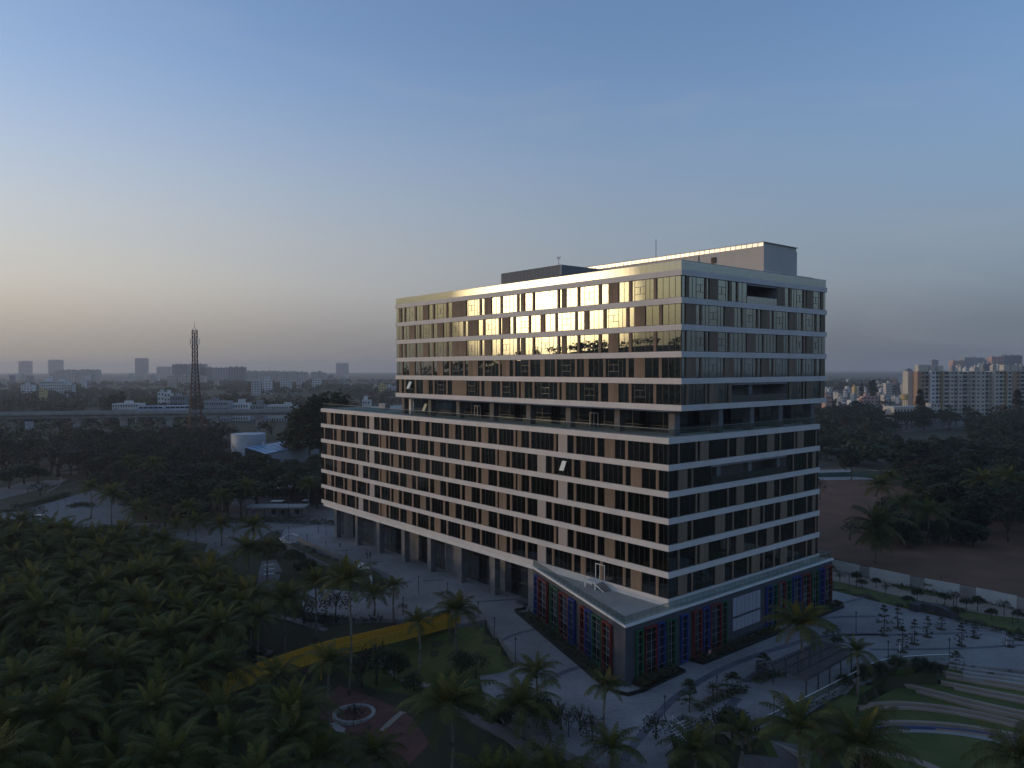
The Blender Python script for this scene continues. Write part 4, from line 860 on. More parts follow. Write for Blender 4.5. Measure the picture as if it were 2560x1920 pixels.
# people: one continuous skinned body each, clothes by zone
def person(loc, rz, label, top, h=1.7, stride=.25):
    me = bpy.data.meshes.new('person'); s = h / 1.7
    V = [(0, 0, .92), (0, .01, 1.18), (0, .01, 1.40), (0, 0, 1.50), (0, -.02, 1.58), (0, -.02, 1.68), (.19, 0, 1.40), (.25, .04, 1.12), (.25, -.06, .88), (.25, -.08, .80), (-.19, 0, 1.40), (-.25, -.04, 1.12), (-.26, -.12, .88), (-.26, -.13, .80), (.10, 0, .88), (.11, -stride * .4, .48), (.11, -stride * .55, .08), (.11, -stride * .55 - .16, .04), (-.10, 0, .88), (-.11, stride * .2, .48), (-.11, stride * .6, .09), (-.11, stride * .6 - .15, .04)]
    E_ = [(0, 1), (1, 2), (2, 3), (3, 4), (4, 5), (2, 6), (6, 7), (7, 8), (8, 9), (2, 10), (10, 11), (11, 12), (12, 13), (0, 14), (14, 15), (15, 16), (16, 17), (0, 18), (18, 19), (19, 20), (20, 21)]
    Rr_ = [.15, .14, .15, .06, .085, .085, .065, .05, .038, .035, .065, .05, .038, .035, .09, .06, .042, .04, .09, .06, .042, .04]
    me.from_pydata([tuple(c * s for c in v) for v in V], E_, [])
    o = put('person', me); sk = o.modifiers.new('skin', 'SKIN'); sd = me.skin_vertices[0].data
    for i, r in enumerate(Rr_): sd[i].radius = (r * s, r * s * (.7 if i in (0, 1, 2) else 1)); 
    sd[0].use_root = True
    o.modifiers.new('sub', 'SUBSURF').levels = 1
    dg = bpy.context.evaluated_depsgraph_get(); nm = bpy.data.meshes.new_from_object(o.evaluated_get(dg)); o.modifiers.clear(); o.data = nm
    nm.materials.clear(); [nm.materials.append(M[k]) for k in ('skin', top, 'trousers')]
    for p_ in nm.polygons:
        c = p_.center / s; p_.material_index = 2 if c.z < .93 and abs(c.x) < .20 else (0 if c.z > 1.46 or (abs(c.x) > .2 and c.z < 1.15) else 1); p_.use_smooth = True
    o.location = loc; o.rotation_euler = (0, 0, rz); tag(o, label, 'person')
    MB().lathe([(.0, 1.70 * s), (.07 * s, 1.685 * s), (.098 * s, 1.63 * s), (.098 * s, 1.57 * s), (.06 * s, 1.53 * s)], 10, (0, .012)).build('hair', M['hair'], o)
    return o
for x, y, rz, lb, top in ((850, 1367, .6, 'person in a pale shirt walking alone past the leftmost columns', 'shirt'), (919, 1398, 2.4, 'person in a pale shirt with a dark pack walking beside a companion', 'shirt'), (925.5, 1398, 2.5, 'person in dark clothes walking at the right of a pair on the plaza', 'shirtd'),
                     (706, 1294, 0, 'person in dark clothes standing under the guard canopy', 'shirtd'), (634, 1283, 1, 'person standing at the left end of the guard canopy', 'shirt')):
    p = G(x, y, 0); person((p.x, p.y, 0.0), rz, lb, top)
p = G(640, 1658, -1.5); person((p.x, p.y, tz(p.x, p.y)), 1, 'person in a light blue shirt among the palms left of the yellow bridge', 'bluecloth')
pk = MB().box(-.16, .16, .12, .3, 1.05, 1.48).build('backpack', M['shirtd'], None); p = G(919, 1398, 0); pk.location = (p.x, p.y, 0); pk.rotation_euler = (0, 0, 2.4); tag(pk, 'dark backpack worn by the person in a pale shirt on the plaza', 'backpack')
# parked car and motorcycles by the drives
p = G(97, 1300, 0)
car = thing('parked_car', 'silver car parked under the bare tree on the far left drive', 'car', (p.x, p.y, 0.02), RAD(20))
prof = [(-2.1, .35), (-2.1, .75), (-1.55, .92), (-1.1, 1.42), (.55, 1.45), (1.15, .95), (2.05, .78), (2.12, .35)]
mb = MB(); n0 = len(prof)
for yy in (-.82, .82): mb.v += [(x, yy * (.86 if z > 1.1 else 1), z) for x, z in prof]
mb.f += [(i, (i + 1) % n0, n0 + (i + 1) % n0, n0 + i) for i in range(n0)] + [tuple(range(n0 - 1, -1, -1)), tuple(range(n0, 2 * n0))]; mb.build('body', M['carpaint'], car)
MB().quad((-1.5, -.84, .95), (.95, -.84, .95), (.5, -.74, 1.38), (-1.08, -.74, 1.36)).quad((-1.5, .84, .95), (-1.08, .74, 1.36), (.5, .74, 1.38), (.95, .84, .95)).quad((-1.57, -.7, .95), (-1.14, -.62, 1.38), (-1.14, .62, 1.38), (-1.57, .7, .95)).quad((1.17, -.7, .97), (1.17, .7, .97), (.6, .62, 1.42), (.6, -.62, 1.42)).build('window', M['window'], car)
for x in (-1.3, 1.3):
    for y in (-.78, .78): MB().tube([(x, y - .1, .32), (x, y + .1, .32)], .32, 12).build('wheel', M['tyre'], car)
for y in (-.55, .55): MB().box(2.05, 2.13, y - .18, y + .18, .58, .72).build('headlight', M['lampglass'], car)
p = G(607, 1298, 0)
bk = thing('motorcycle', 'dark motorcycle parked left of the guard canopy', 'motorcycle', (p.x, p.y, 0.03), RAD(15))
for x in (-.65, .65): MB().lathe([(.0, 0), (.30, -.04), (.30, .04), (0, 0.001)], 12).build('wheel', M['tyre'], bk, loc=(x, 0, .3)).rotation_euler = (RAD(90), 0, 0)
MB().box(-.5, .35, -.12, .12, .45, .75).box(-.75, .1, -.14, .14, .72, .85).box(.1, .45, -.13, .13, .75, .95).build('frame', M['tyre'], bk); MB().tube([(.65, 0, .3), (.45, 0, 1.05)], .04, 5).tube([(.42, -.35, 1.05), (.42, .35, 1.05)], .025, 5).build('handlebar', M['steel'], bk)
# small sculpture stand in the dark porch
p = G(1305, 1512, 0); sc_ = thing('porch_bench', 'dark framed seat standing in the shade under the porch beside the podium', 'bench', (p.x, p.y, 0), YAW)
MB().box(-.5, .5, -1.2, 1.2, .42, .5).build('seat', M['dsteel'], sc_); [MB().box(x - .05, x + .05, y - .05, y + .05, 0, .42).build('leg', M['dsteel'], sc_) for x in (-.4, .4) for y in (-1.1, 1.1)]; MB().box(.42, .5, -1.2, 1.2, .5, 1.1).build('backrest', M['dsteel'], sc_)
# ------------------------------------------------------------------ vegetation
rng = np.random.default_rng(11); rnd = random.Random(5)
def quads_mesh(name, V, mats, idx=None):
    """V: (n,4,3) leaf quads"""
    V = np.asarray(V, np.float32); n = len(V); me = bpy.data.meshes.new(name)
    me.vertices.add(4 * n); me.vertices.foreach_set('co', V.reshape(-1)); me.loops.add(4 * n); me.loops.foreach_set('vertex_index', np.arange(4 * n, dtype=np.int32))
    me.polygons.add(n); me.polygons.foreach_set('loop_start', np.arange(0, 4 * n, 4, dtype=np.int32)); me.polygons.foreach_set('loop_total', np.full(n, 4, np.int32))
    for m in mats: me.materials.append(m)
    if idx is not None: me.polygons.foreach_set('material_index', np.asarray(idx, np.int32))
    me.update(calc_edges=True); return me
def leaf_quads(C, size, up=.5, aspect=1.5, g=rng):
    n = len(C); nrm = g.normal(size=(n, 3)); nrm[:, 2] = np.abs(nrm[:, 2]) + up; nrm /= np.linalg.norm(nrm, axis=1)[:, None]
    t = np.cross(nrm, g.normal(size=(n, 3))); t /= np.linalg.norm(t, axis=1)[:, None] + 1e-9; b = np.cross(nrm, t)
    s = (size * g.uniform(.6, 1.35, size=n))[:, None]
    # pointed leaf spray: a kite
    return np.stack([C - t * s * aspect * .5, C - b * s * .42 + t * s * .05, C + t * s * aspect * .5, C + b * s * .42 + t * s * .05], 1)
def frond_mesh(a0, a1, L, n, mname, seed, droop=.85, wid=.25, twist=0.0):
    g = np.random.default_rng(seed); m = 14; pts = [np.zeros(3)]
    for i in range(m):
        t = (i + .5) / m; a = math.radians(a0 + (a1 - a0) * t ** 1.15); pts.append(pts[-1] + np.array([math.cos(a), twist * t * .5, math.sin(a)]) * L / m)
    P = np.array(pts); V = []
    def at(t): q = t * m; i = min(m - 1, int(q)); f = q - i; return P[i] * (1 - f) + P[i + 1] * f, (P[i + 1] - P[i]) / np.linalg.norm(P[i + 1] - P[i])
    for i in range(m):  # rachis, two thin faces
        w0, w1 = .05 * (1 - i / m) + .012, .05 * (1 - (i + 1) / m) + .012
        for ax in (np.array([0, 1, 0]), np.array([-.3, 0, .9])): V.append([P[i] - ax * w0, P[i] + ax * w0, P[i + 1] + ax * w1, P[i + 1] - ax * w1])
    for s in (-1, 1):
        for k in range(n):
            t = .13 + .87 * (k + g.uniform(-.3, .3)) / n; t = min(.995, max(.1, t)); p, d = at(t); side = np.array([0, s, 0.])
            ln = L * wid * (math.sin(math.pi * min(1, .18 + t * .80)) ** .7) * g.uniform(.8, 1.1); w = .040 + .018 * g.uniform()
            dr = droop * g.uniform(.7, 1.3); v = d * .45 + side * .85 + np.array([0, 0, .10]); v /= np.linalg.norm(v)
            mid = p + v * ln * .5 + np.array([0, 0, -dr * ln * .10]); tip = p + v * ln * (1 - .18 * dr) + np.array([0, 0, -dr * ln * .55]); wv = d * w
            V.append([p - wv, p + wv, mid + wv * .95, mid - wv * .95]); V.append([mid - wv * .95, mid + wv * .95, tip + wv * .15, tip - wv * .15])
    return quads_mesh('frond_leaf', V, [M[mname]])
FR = {k: [frond_mesh(*a, seed=s * 7 + i, twist=(s - 1) * .25) for s in range(3)] for i, (k, a) in enumerate(dict(
    up=(82, 48, 3.7, 26, 'frondy'), a=(68, -8, 4.9, 32, 'frond'), b=(44, -52, 5.3, 34, 'frond'), c=(16, -70, 5.0, 32, 'frond'), d=(-20, -82, 3.8, 22, 'frondd')).items())}
def trunk_mesh(bend, seed, r0=.19, r1=.12):
    g = random.Random(seed); pts = [(bend * (math.sin(t * 2.0) - t * .4) * .06, bend * t * t * .05, t) for t in np.linspace(0, 1, 9)]; return pts, r0, r1
def palm_trunk(h, bend, seed):
    pts = [(bend * (t * t - t) * h * .16, bend * .4 * (t * t - t) * h * .10, t * h) for t in np.linspace(0, 1, 10)]
    mb = MB(); mb.tube(pts, .23, 7, .13); mb.lathe([(.16, h - .15), (.26, h - .02), (.20, h + .35), (.05, h + .6)], 8); return mb.mesh('palm_trunk', M['ptrunk'], True)
TR = {(hh, b): palm_trunk(hh, b, 0) for hh in (3, 5, 7, 9, 12, 15) for b in (-1, .6)}
nut = MB()
for i in range(7): a = i * 2.4; nut.lathe([(0, -.14), (.10, -.08), (.12, 0), (.08, .1), (0, .14)], 6, (.26 * math.cos(a), .26 * math.sin(a)))
nutm = nut.mesh('coconuts', M['leafy'])
def palm(p, zc, label, group, s=1.0, n=21, mix=None, dry=None, fan=False):
    z0 = tz(p[0], p[1]) if poly_sd(PW, [p[0]], [p[1]])[0] > 0 else 0.0
    h = max(2.0, zc - z0); t = thing('coconut_palm', label, 'palm tree', (p[0], p[1], z0), rnd.uniform(0, 6.28), group)
    key = min(TR, key=lambda k: abs(k[0] - h) + rnd.random() * .2); put('trunk', TR[key], t, (0, 0, 0), (0, 0, rnd.uniform(0, 6)), (1, 1, h / key[0]))
    put('coconut_cluster', nutm, t, (0, 0, h - .1), (0, 0, rnd.uniform(0, 6)))
    a = rnd.uniform(0, 6.28); dry = rnd.choice((0, 0, 1, 1, 2)) if dry is None else dry
    for i in range(n):
        q = i / n; k = 'up' if q < .15 else 'a' if q < .42 else 'b' if q < .72 else 'c'
        if i >= n - dry: k = 'd'
        if fan and k == 'c' and i % 2: k = 'a'
        a += 2.39996 + rnd.uniform(-.2, .2); sc_ = s * rnd.uniform(.86, 1.1)
        put('frond', rnd.choice(FR[k]), t, (.12 * math.cos(a), .12 * math.sin(a), h + .25), (rnd.uniform(-.12, .12), rnd.uniform(-.14, .14), a), sc_)
    return t
NP = [  # crown pixel, crown height, scale, fronds, label
    (870, 1461, 12.0, .95, 24, 'tallest coconut palm, its long trunk rising before the yellow bridge bend'),
    (716, 1507, 6.2, 1.0, 24, 'full coconut palm left of the tallest one, trunk crossing the bridge end'),
    (789, 1460, 7.4, .8, 20, 'dark coconut palm between the tallest palm and its left neighbour'),
    (935, 1494, 3.2, .72, 16, 'short feathery coconut palm standing at the dark plaza edge'),
    (985, 1470, 5.6, .55, 17, 'small tufted palm on a straight trunk against the entrance paving'),
    (1044, 1560, 5.3, .58, 17, 'small palm with upright fan crown in front of the yellow bridge'),
    (1141, 1534, 4.7, .9, 22, 'coconut palm at the right end of the yellow bridge'),
    (1125, 1772, 5.5, 1.12, 25, 'large drooping coconut palm right of the red garden court'),
    (1307, 1776, 2.6, 1.0, 23, 'broad coconut palm at the front edge of the plaza'),
    (1341, 1690, 4.8, .72, 18, 'palm peeping up right behind the broad palm of the plaza edge'),
    (1515, 1722, 6.4, .55, 15, 'thin single palm with one hanging brown frond before the podium corner'),
    (1528, 1890, 1.5, .75, 17, 'low palm crown under the thin single palm at the bottom edge'),
    (1736, 1887, 1.0, .85, 20, 'low palm crown at the foot of the plaza stair'),
    (1856, 1838, 2.0, .6, 15, 'small palm on the lower court behind the garden wall'),
    (1996, 1830, 3.2, 1.0, 19, 'slender palm with dry hanging frond on the lawn below the glass rail'),
    (2000, 1569, 7.0, .98, 25, 'big dense coconut palm rising beside the steel pergola'),
    (2143, 1636, 4.8, .62, 15, 'short palm with drooping fronds at the bend of the glass rail'),
    (2154, 1873, 2.0, 1.15, 21, 'wide palm hiding the left end of the lowest benches'),
    (2545, 1905, 2.0, 1.0, 18, 'palm cut off by the lower right corner'),
    (1290, 1950, .8, .9, 18, 'palm cut by the bottom edge left of the low palm crowns'),
    (1385, 1950, .6, .9, 18, 'pale green palm cut by the bottom edge below the plaza shrubs'),
    (1225, 1960, .8, .9, 18, 'palm cut by the bottom edge right of the large drooping palm'),
    (824, 1664, 5.2, .8, 19, 'palm just below the bend of the yellow bridge'),
    (731, 1796, 4.4, 1.1, 24, 'large dense palm left of the stone ring planter'),
    (694, 1697, 4.2, .75, 17, 'palm half hiding the lower stretch of the yellow bridge'),
    (550, 1796, 3.6, 1.0, 21, 'thin trunked palm in front of the lower end of the yellow bridge'),
    (722, 1864, 3.4, 1.0, 20, 'low palm below the large dense palm of the grove edge'),
    (800, 1905, 2.0, .9, 18, 'yellow tinged palm at the bottom edge before the red court'),
    (940, 1895, 1.2, .8, 17, 'yellow green young palm at the bottom edge under the red court'),
    (553, 1318, 4.5, .8, 20, 'double trunked looking palm before the curve of the far drive'),
    (633, 1322, 5.2, .95, 20, 'dark drooping palm in front of the guard canopy drive'),
    (667, 1372, 6.0, .7, 17, 'narrow dark palm left of the ramp parapet'),
    (555, 1246, 7.5, .85, 22, 'palm left of the guard canopy'), (615, 1222, 8.5, .9, 22, 'taller palm rising just behind the left end of the guard canopy'),
    (773, 1214, 8.0, .8, 20, 'palm beside the end of the long block'),
    (620, 1378, 6.0, .95, 21, 'bright young crowned palm left of the ramp'), (488, 1310, 6.0, .8, 20, 'palm at the left of the far drive curve'),
    (440, 1320, 4.5, .7, 18, 'squat palm on the strip before the far drive'), (470, 1275, 6.5, .8, 20, 'palm by the drive, nearest to the woods'),
    (345, 1278, 7.0, .9, 21, 'palm with bare trunk seen against the pale drive'), (280, 1240, 9.0, 1.0, 22, 'bushy tall palm at the upper corner of the grove'),
    (225, 1222, 8.5, .8, 20, 'palm left of the bushy tall palm by the upper drive'), (395, 1292, 6.0, .6, 16, 'small palm on the strip between two pale drives'),
]
named = []
for x, y, zc, s, n, lb in NP:
    p = G(x, y, zc); named.append(p.xy.copy()); palm(p, zc, lb, 'single coconut palms around the plaza and garden', s * 1.06, int(n * 1.2))
# the dense grove on the left
gpx = [(-260, 1330), (-20, 1330), (60, 1318), (200, 1345), (330, 1338), (420, 1352), (520, 1410), (590, 1440), (640, 1510), (650, 1570), (560, 1640), (440, 1740), (640, 1790), (640, 1990), (-260, 1990)]
GW = np.array([tuple(G(x, y, 5.0).xy) for x, y in gpx]); lo, hi = GW.min(0), GW.max(0); sp = 5.5; row = 0; yy = lo[1]; ng = 0
while yy < hi[1]:
    xx = lo[0] + (row % 2) * sp / 2
    while xx < hi[0]:
        p = Vector((xx + rnd.uniform(-1.7, 1.7), yy + rnd.uniform(-1.7, 1.7)))
        if poly_sd(GW, [p.x], [p.y])[0] < 0 and all((p - q).length > 4.2 for q in named) and rnd.random() < .93:
            zc = rnd.uniform(2.6, 7.2); palm(p, zc, 'coconut palm crowded among others in the dense grove at the lower left', 'coconut palms of the dense left grove', rnd.uniform(.85, 1.25), rnd.choice((22, 24, 26))); ng += 1
        xx += sp
    yy += sp * .87; row += 1
# palms on the red field at the right
for x, y, zc, s, lb in ((2202, 1220, 9, 1.0, 'dark palm at the left edge of the right hand woods'), (2192, 1320, 7.5, 1.35, 'big low palm on the red field nearest the building'), (2263, 1262, 7.5, .95, 'palm leaning over the red field, second from the building'), (2323, 1288, 7, 1.05, 'palm with grey trunk in the middle of the red field'), (2458, 1213, 8, 1.25, 'wide ragged palm in the right woods'), (2521, 1204, 8, 1.2, 'palm near the right edge over a pale clearing'), (2222, 1196, 9, .8, 'small palm top behind the dark palm of the right woods'), (2190, 1352, 5.0, .9, 'palm on a leaning trunk beyond the boundary wall')):
    palm(G(x, y, zc), zc, lb, 'palms of the red field and right woods', s * 1.15, 26)
# date palms in the left woods
def date_palm(x, y, zc, lb, s):
    p = G(x, y, zc); t = thing('date_palm', lb, 'palm tree', (p.x, p.y, 0)); put('trunk', TR[(9, .6)], t, (0, 0, 0), (0, 0, 0), (1.6, 1.6, zc / 9)); a = 0
    for i in range(44):
        a += 2.4; k = 'up' if i < 5 else 'a' if i < 16 else 'b' if i < 30 else 'c'; put('frond', FR[k][i % 3], t, (0, 0, zc + .2), (0, 0, a), (s, s * .55, s))
date_palm(383, 1166, 10, 'round headed date palm in the left woods, the larger of two', 1.1); date_palm(322, 1158, 10, 'smaller date palm left of the larger one in the woods', .95)
# broadleaf crowns ------------------------------------------------
def crown_pts(kind, ncl, nlf, g):
    C = []
    for i in range(ncl):
        if kind == 'round': v = g.normal(size=3); v /= np.linalg.norm(v); v[2] = abs(v[2]) * 1.1 - .35; c = v * np.array([.78, .78, .62]) * g.uniform(.55, 1); r = g.uniform(.2, .34)
        elif kind == 'umbrella': a, q = g.uniform(0, 6.28), math.sqrt(g.uniform(0, 1)); c = np.array([q * .9 * math.cos(a), q * .9 * math.sin(a), .52 - .75 * q * q + g.uniform(-.15, .06)]); r = g.uniform(.13, .26)
        elif kind == 'tall': z = g.uniform(-.8, .95); q = .48 * math.sqrt(max(.05, 1 - (z * .9) ** 2)) * g.uniform(.3, 1.1); a = g.uniform(0, 6.28); c = np.array([q * math.cos(a), q * math.sin(a), z]); r = g.uniform(.14, .25)
        elif kind == 'cone': z = g.uniform(-.95, .95); q = (.36 * (1 - (z + 1) / 2) + .03) * g.uniform(.5, 1.1); a = g.uniform(0, 6.28); c = np.array([q * math.cos(a), q * math.sin(a), z]); r = .09 + .08 * (1 - z)
        else: lv = (-.75, -.25, .25, .62, .9)[i % 5]; a = i * 2.4 + g.uniform(-.3, .3); q = (1.0, .85, .6, .38, .12)[i % 5] * g.uniform(.35, 1); c = np.array([q * math.cos(a), q * math.sin(a), lv + g.uniform(-.05, .05)]); r = .22
        d = g.normal(size=(nlf, 3)); d /= np.linalg.norm(d, axis=1)[:, None]; d *= (g.uniform(.35, 1, size=(nlf, 1)) ** .6) * r
        if kind == 'umbrella': d[:, 2] *= .5
        if kind == 'tier': d[:, 2] *= .22
        C.append(c + d)
    return np.concatenate(C)
def crown_mesh(kind, ncl, nlf, size, mats, seed, up=.5):
    g = np.random.default_rng(seed); C = crown_pts(kind, ncl, nlf, g); V = leaf_quads(C, size, up, 1.5, g)
    idx = g.integers(0, len(mats), size=ncl).repeat(nlf) if len(mats) > 1 else None
    return quads_mesh('crown_leaves', V, [M[m] for m in mats], idx)
def limb_mesh(kind, seed):
    g = random.Random(seed); mb = MB()
    if kind in ('tier', 'cone'): mb.tube([(0, 0, 0), (.01, 0, .5), (0, 0, .97)], .020, 5, .006); return mb.mesh('trunk_limbs', M['trunk'])
    fork = .32 if kind == 'umbrella' else .42; mb.tube([(0, 0, 0), (.01, .01, fork * .5), (.0, .0, fork)], .034, 6, .024)
    for i in range(7 if kind == 'umbrella' else 5):
        a = i * 2.4 + g.uniform(-.4, .4); q = (.42 if kind == 'umbrella' else .22) * g.uniform(.6, 1.1); h1 = .82 + g.uniform(-.1, .05)
        e = (q * math.cos(a), q * math.sin(a), h1); m = (e[0] * .5, e[1] * .5, fork + (h1 - fork) * .55); mb.tube([(0, 0, fork - .03), m, e], .017, 5, .005)
        for b in (-.6, .6): mb.tube([m, (m[0] + q * .55 * math.cos(a + b), m[1] + q * .55 * math.sin(a + b), h1 - .02)], .009, 4, .003)
    return mb.mesh('trunk_limbs', M['trunk'], True)
CR = dict(round=[crown_mesh('round', 30, 42, .135, ['leaf', 'leafd'], 20 + i) for i in range(4)], umbrella=[crown_mesh('umbrella', 46, 34, .10, ['leafd', 'leaf', 'leafd'], 30 + i, .9) for i in range(4)], brown=[crown_mesh('umbrella', 46, 30, .09, ['leafb', 'leafd'], 40 + i, .9) for i in range(3)],
          tall=[crown_mesh('tall', 40, 40, .10, ['leafd', 'leaf'], 50 + i) for i in range(3)], cone=[crown_mesh('cone', 60, 30, .075, ['leafd'], 60 + i) for i in range(2)], tier=[crown_mesh('tier', 40, 30, .085, ['leafd', 'leaf'], 70 + i, 1.4) for i in range(4)],
          fine=[crown_mesh('round', 46, 70, .062, ['leaf', 'leafd'], 80 + i) for i in range(3)], bright=[crown_mesh('round', 46, 70, .058, ['leafy', 'leaf'], 90 + i) for i in range(2)], airy=[crown_mesh('round', 26, 14, .085, ['leafd'], 95 + i) for i in range(3)], sparse=[crown_mesh('umbrella', 46, 13, .06, ['leafb'], 99 + i, .9) for i in range(2)])
LM = {k: [limb_mesh(k, 3 + i) for i in range(3)] for k in ('umbrella', 'round', 'tier')}
def tree(name, p, r, h, kind, label, group=None, z0=None, cb=None, cat='tree'):
    """p base; r crown radius; h full height; cb: crown bottom as share of the height"""
    z0 = (tz(p[0], p[1]) if poly_sd(PW, [p[0]], [p[1]])[0] > 0 else 0.0) if z0 is None else z0
    t = thing(name, label, cat, (p[0], p[1], z0), rnd.uniform(0, 6.28), group)
    lk = 'umbrella' if kind in ('umbrella', 'brown', 'sparse') else 'tier' if kind in ('tier', 'cone', 'tall') else 'round'
    cb = cb if cb is not None else {'umbrella': .45, 'brown': .45, 'sparse': .45, 'tier': .2, 'cone': .06, 'tall': .28}.get(kind, .32)
    put('trunk', rnd.choice(LM[lk]), t, (0, 0, 0), (0, 0, 0), (max(r * 1.6, h * .45) if lk != 'tier' else h, max(r * 1.6, h * .45) if lk != 'tier' else h, h))
    ch = h * (1 - cb); lo_, hi_ = {'umbrella': (-.5, .68), 'brown': (-.5, .68), 'sparse': (-.5, .68), 'tall': (-1, 1.1), 'cone': (-1.05, 1.05), 'tier': (-.85, 1.0)}.get(kind, (-.45, .95)); sz = ch / (hi_ - lo_)
    rr = r / (.5 if kind == 'tall' else .36 if kind == 'cone' else 1.0)
    put('crown', rnd.choice(CR[kind]), t, (0, 0, h - hi_ * sz), (0, 0, rnd.uniform(0, 6.28)), (rr, rr, sz)); return t
def fill(px, z, spacing, fn, seed=1, avoid=()):
    W = np.array([tuple(G(x, y, z).xy) for x, y in px]); g = random.Random(seed); lo, hi = W.min(0), W.max(0); pts = []; yy = lo[1]; r_ = 0
    while yy < hi[1]:
        xx = lo[0] + (r_ % 2) * spacing / 2
        while xx < hi[0]:
            p = (xx + g.uniform(-.38, .38) * spacing, yy + g.uniform(-.38, .38) * spacing)
            if poly_sd(W, [p[0]], [p[1]])[0] < 0 and all(poly_sd(a, [p[0]], [p[1]])[0] > m for a, m in avoid): pts.append(p)
            xx += spacing
        yy += spacing * .87; r_ += 1
    for p in pts: fn(p, g)
    return len(pts)
shed_w = np.array([tuple(G(x, y, 9).xy) for x, y in ((600, 1118), (745, 1092), (830, 1092), (830, 1130), (690, 1140), (650, 1136))]); tank_w = np.array([tuple(AT(x, 1100, D).xy) for x, D in ((570, 325), (672, 325), (672, 350), (570, 350))])
def left_tree(p, g):
    D = math.hypot(*p); br = p[0] < -105 and p[1] > 235
    k = 'brown' if br and g.random() < .7 else g.choice(('umbrella', 'umbrella', 'umbrella', 'round')); r = g.uniform(4.6, 7.8); h = g.uniform(8, 12.5)
    tree('rain_tree', p, r, h, k, 'broad crowned tree merging into the dark woodland beyond the palm grove', 'trees of the left woodland', 0)
lw = [(-60, 1108), (140, 1108), (180, 1098), (300, 1078), (440, 1076), (520, 1078), (575, 1098), (590, 1132), (690, 1150), (830, 1125), (835, 1205), (760, 1212), (640, 1225), (480, 1255), (420, 1250), (330, 1222), (262, 1195), (238, 1160), (190, 1142), (120, 1132), (-60, 1150)]
fill(lw, 8, 9.6, left_tree, 3, ((shed_w, 5), (tank_w, 6)))
for x, y, r, h, k, lb in ((60, 1190, 7, 9, 'round', 'rounded green tree left of the curving upper drive'), (22, 1200, 6.5, 9, 'round', 'darker rounded tree at the far left edge by the upper drive'), (95, 1188, 5.5, 7.5, 'round', 'low rounded tree touching the upper drive'), (-20, 1215, 7, 9, 'brown', 'brownish tree cut by the left edge')):
    tree('broadleaf_tree', G(x, y, 3), r, h, k, lb, None, 0)
tree('bare_rain_tree', G(146, 1192, 0), 15, 14.5, 'sparse', 'large nearly bare tree with a forked black trunk on the drive island', None, 0, .42)
tree('bare_tree', G(82, 1312, 0), 4.2, 6.5, 'sparse', 'small leafless twiggy tree over the silver car', None, 0, .3); tree('bare_tree', G(100, 1238, 0), 4.5, 5, 'sparse', 'low bare shrubby tree on the median of the upper drive', None, 0, .2)
# trees before the long block end and by the tower
for x, y, r, h, lb in ((772, 1040, 8, 17, 'tall dark feathery tree left of the long block, nearest to it'), (800, 1018, 7, 18, 'tall dark feathery tree rising over the corner of the long block'), (745, 1052, 7, 15, 'tall dark tree at the end of the viaduct'), (842, 1010, 6, 19, 'dark tree top just behind the terrace rail')):
    q = AT(x, y, 330); tree('feathery_tree', (q.x, q.y), r, max(10, q.z + 6), 'tall', lb, None, 0, .2)
# young tiered trees on the plaza
yt = [(2210, 1588, 1512, 'first'), (2244, 1570, 1513, ''), (2256, 1630, 1564, ''), (2286, 1610, 1548, ''), (2319, 1592, 1540, ''), (2353, 1573, 1538, ''), (2403, 1614, 1556, ''), (2437, 1594, 1556, ''), (2524, 1616, 1578, ''), (2547, 1599, 1570, '')]
ydesc = ['tallest of the young plaza trees, at their left end', 'back left young tree near the curb line', 'front left young tree with a white stake guard', 'young tree with bowed lowest tier', 'slim young tree in the middle of the group', 'small young tree at the back by the dark planter', 'densest young tree, right of the middle', 'thinnest nearly bare young tree', 'low young tree with a white guard near the right edge', 'rearmost young tree at the right edge']
for (x, y, yt_, _), ds in zip(yt, ydesc):
    p = G(x, y, 0); h = HC + ray(x, yt_)[2] * p.y / ray(x, yt_)[1]
    t = tree('young_tree', p, max(1.0, h * .28), h, 'tier', ds, 'young tiered trees in round pits on the plaza', 0, .16)
    MB().lathe([(0, .02), (.75, .02), (.75, -.1)], 14).build('tree_pit', M['soil'], t); MB().box(-.45, -.33, -.06, .06, 0, 1.3).build('trunk_guard', M['white' if 'white' in ds else 'dsteel'], t)
for x, y, yt_, r, k, lb in ((2390, 1677, 1627, 1.3, 'tier', 'dense tiered tree at the head of the amphitheatre benches'), (2082, 1597, 1560, 1.9, 'tier', 'spreading young tree behind the pergola'), (2094, 1612, 1590, 1.3, 'fine', 'low bush under the spreading young tree behind the pergola'), (1723, 1780, 1698, 2.0, 'tier', 'light green tiered tree at the corner of the planted bed by the stair'), (1783, 1752, 1696, 1.7, 'airy', 'dark red leaved small tree in the middle of the planted bed'), (1832, 1733, 1682, 2.2, 'tier', 'spreading dark tree at the far end of the planted bed'), (1910, 1690, 1634, 2.0, 'tier', 'small tree at the second planted bed beside the pergola'),
                             (1007, 1538, 1498, 1.2, 'airy', 'thin sapling with few leaves at the plaza edge above the bridge'), (1106, 1497, 1472, .9, 'airy', 'thin sapling behind the palm at the bridge end')):
    p = G(x, y, 0); h = HC + ray(x, yt_)[2] * p.y / ray(x, yt_)[1]; tree('young_tree', p, r, h, k, lb, None, 0)
bt = [(2100, 1454, 1430), (2141, 1465, 1421), (2214, 1492, 1452), (2270, 1513, 1489), (2293, 1503, 1466), (2323, 1476, 1456), (2362, 1512, 1479), (2384, 1516, 1468), (2393, 1544, 1512), (2416, 1524, 1492), (2444, 1528, 1483), (2480, 1551, 1515), (2510, 1538, 1492), (2545, 1556, 1520), (2155, 1470, 1447), (2190, 1470, 1440), (2075, 1436, 1405)]
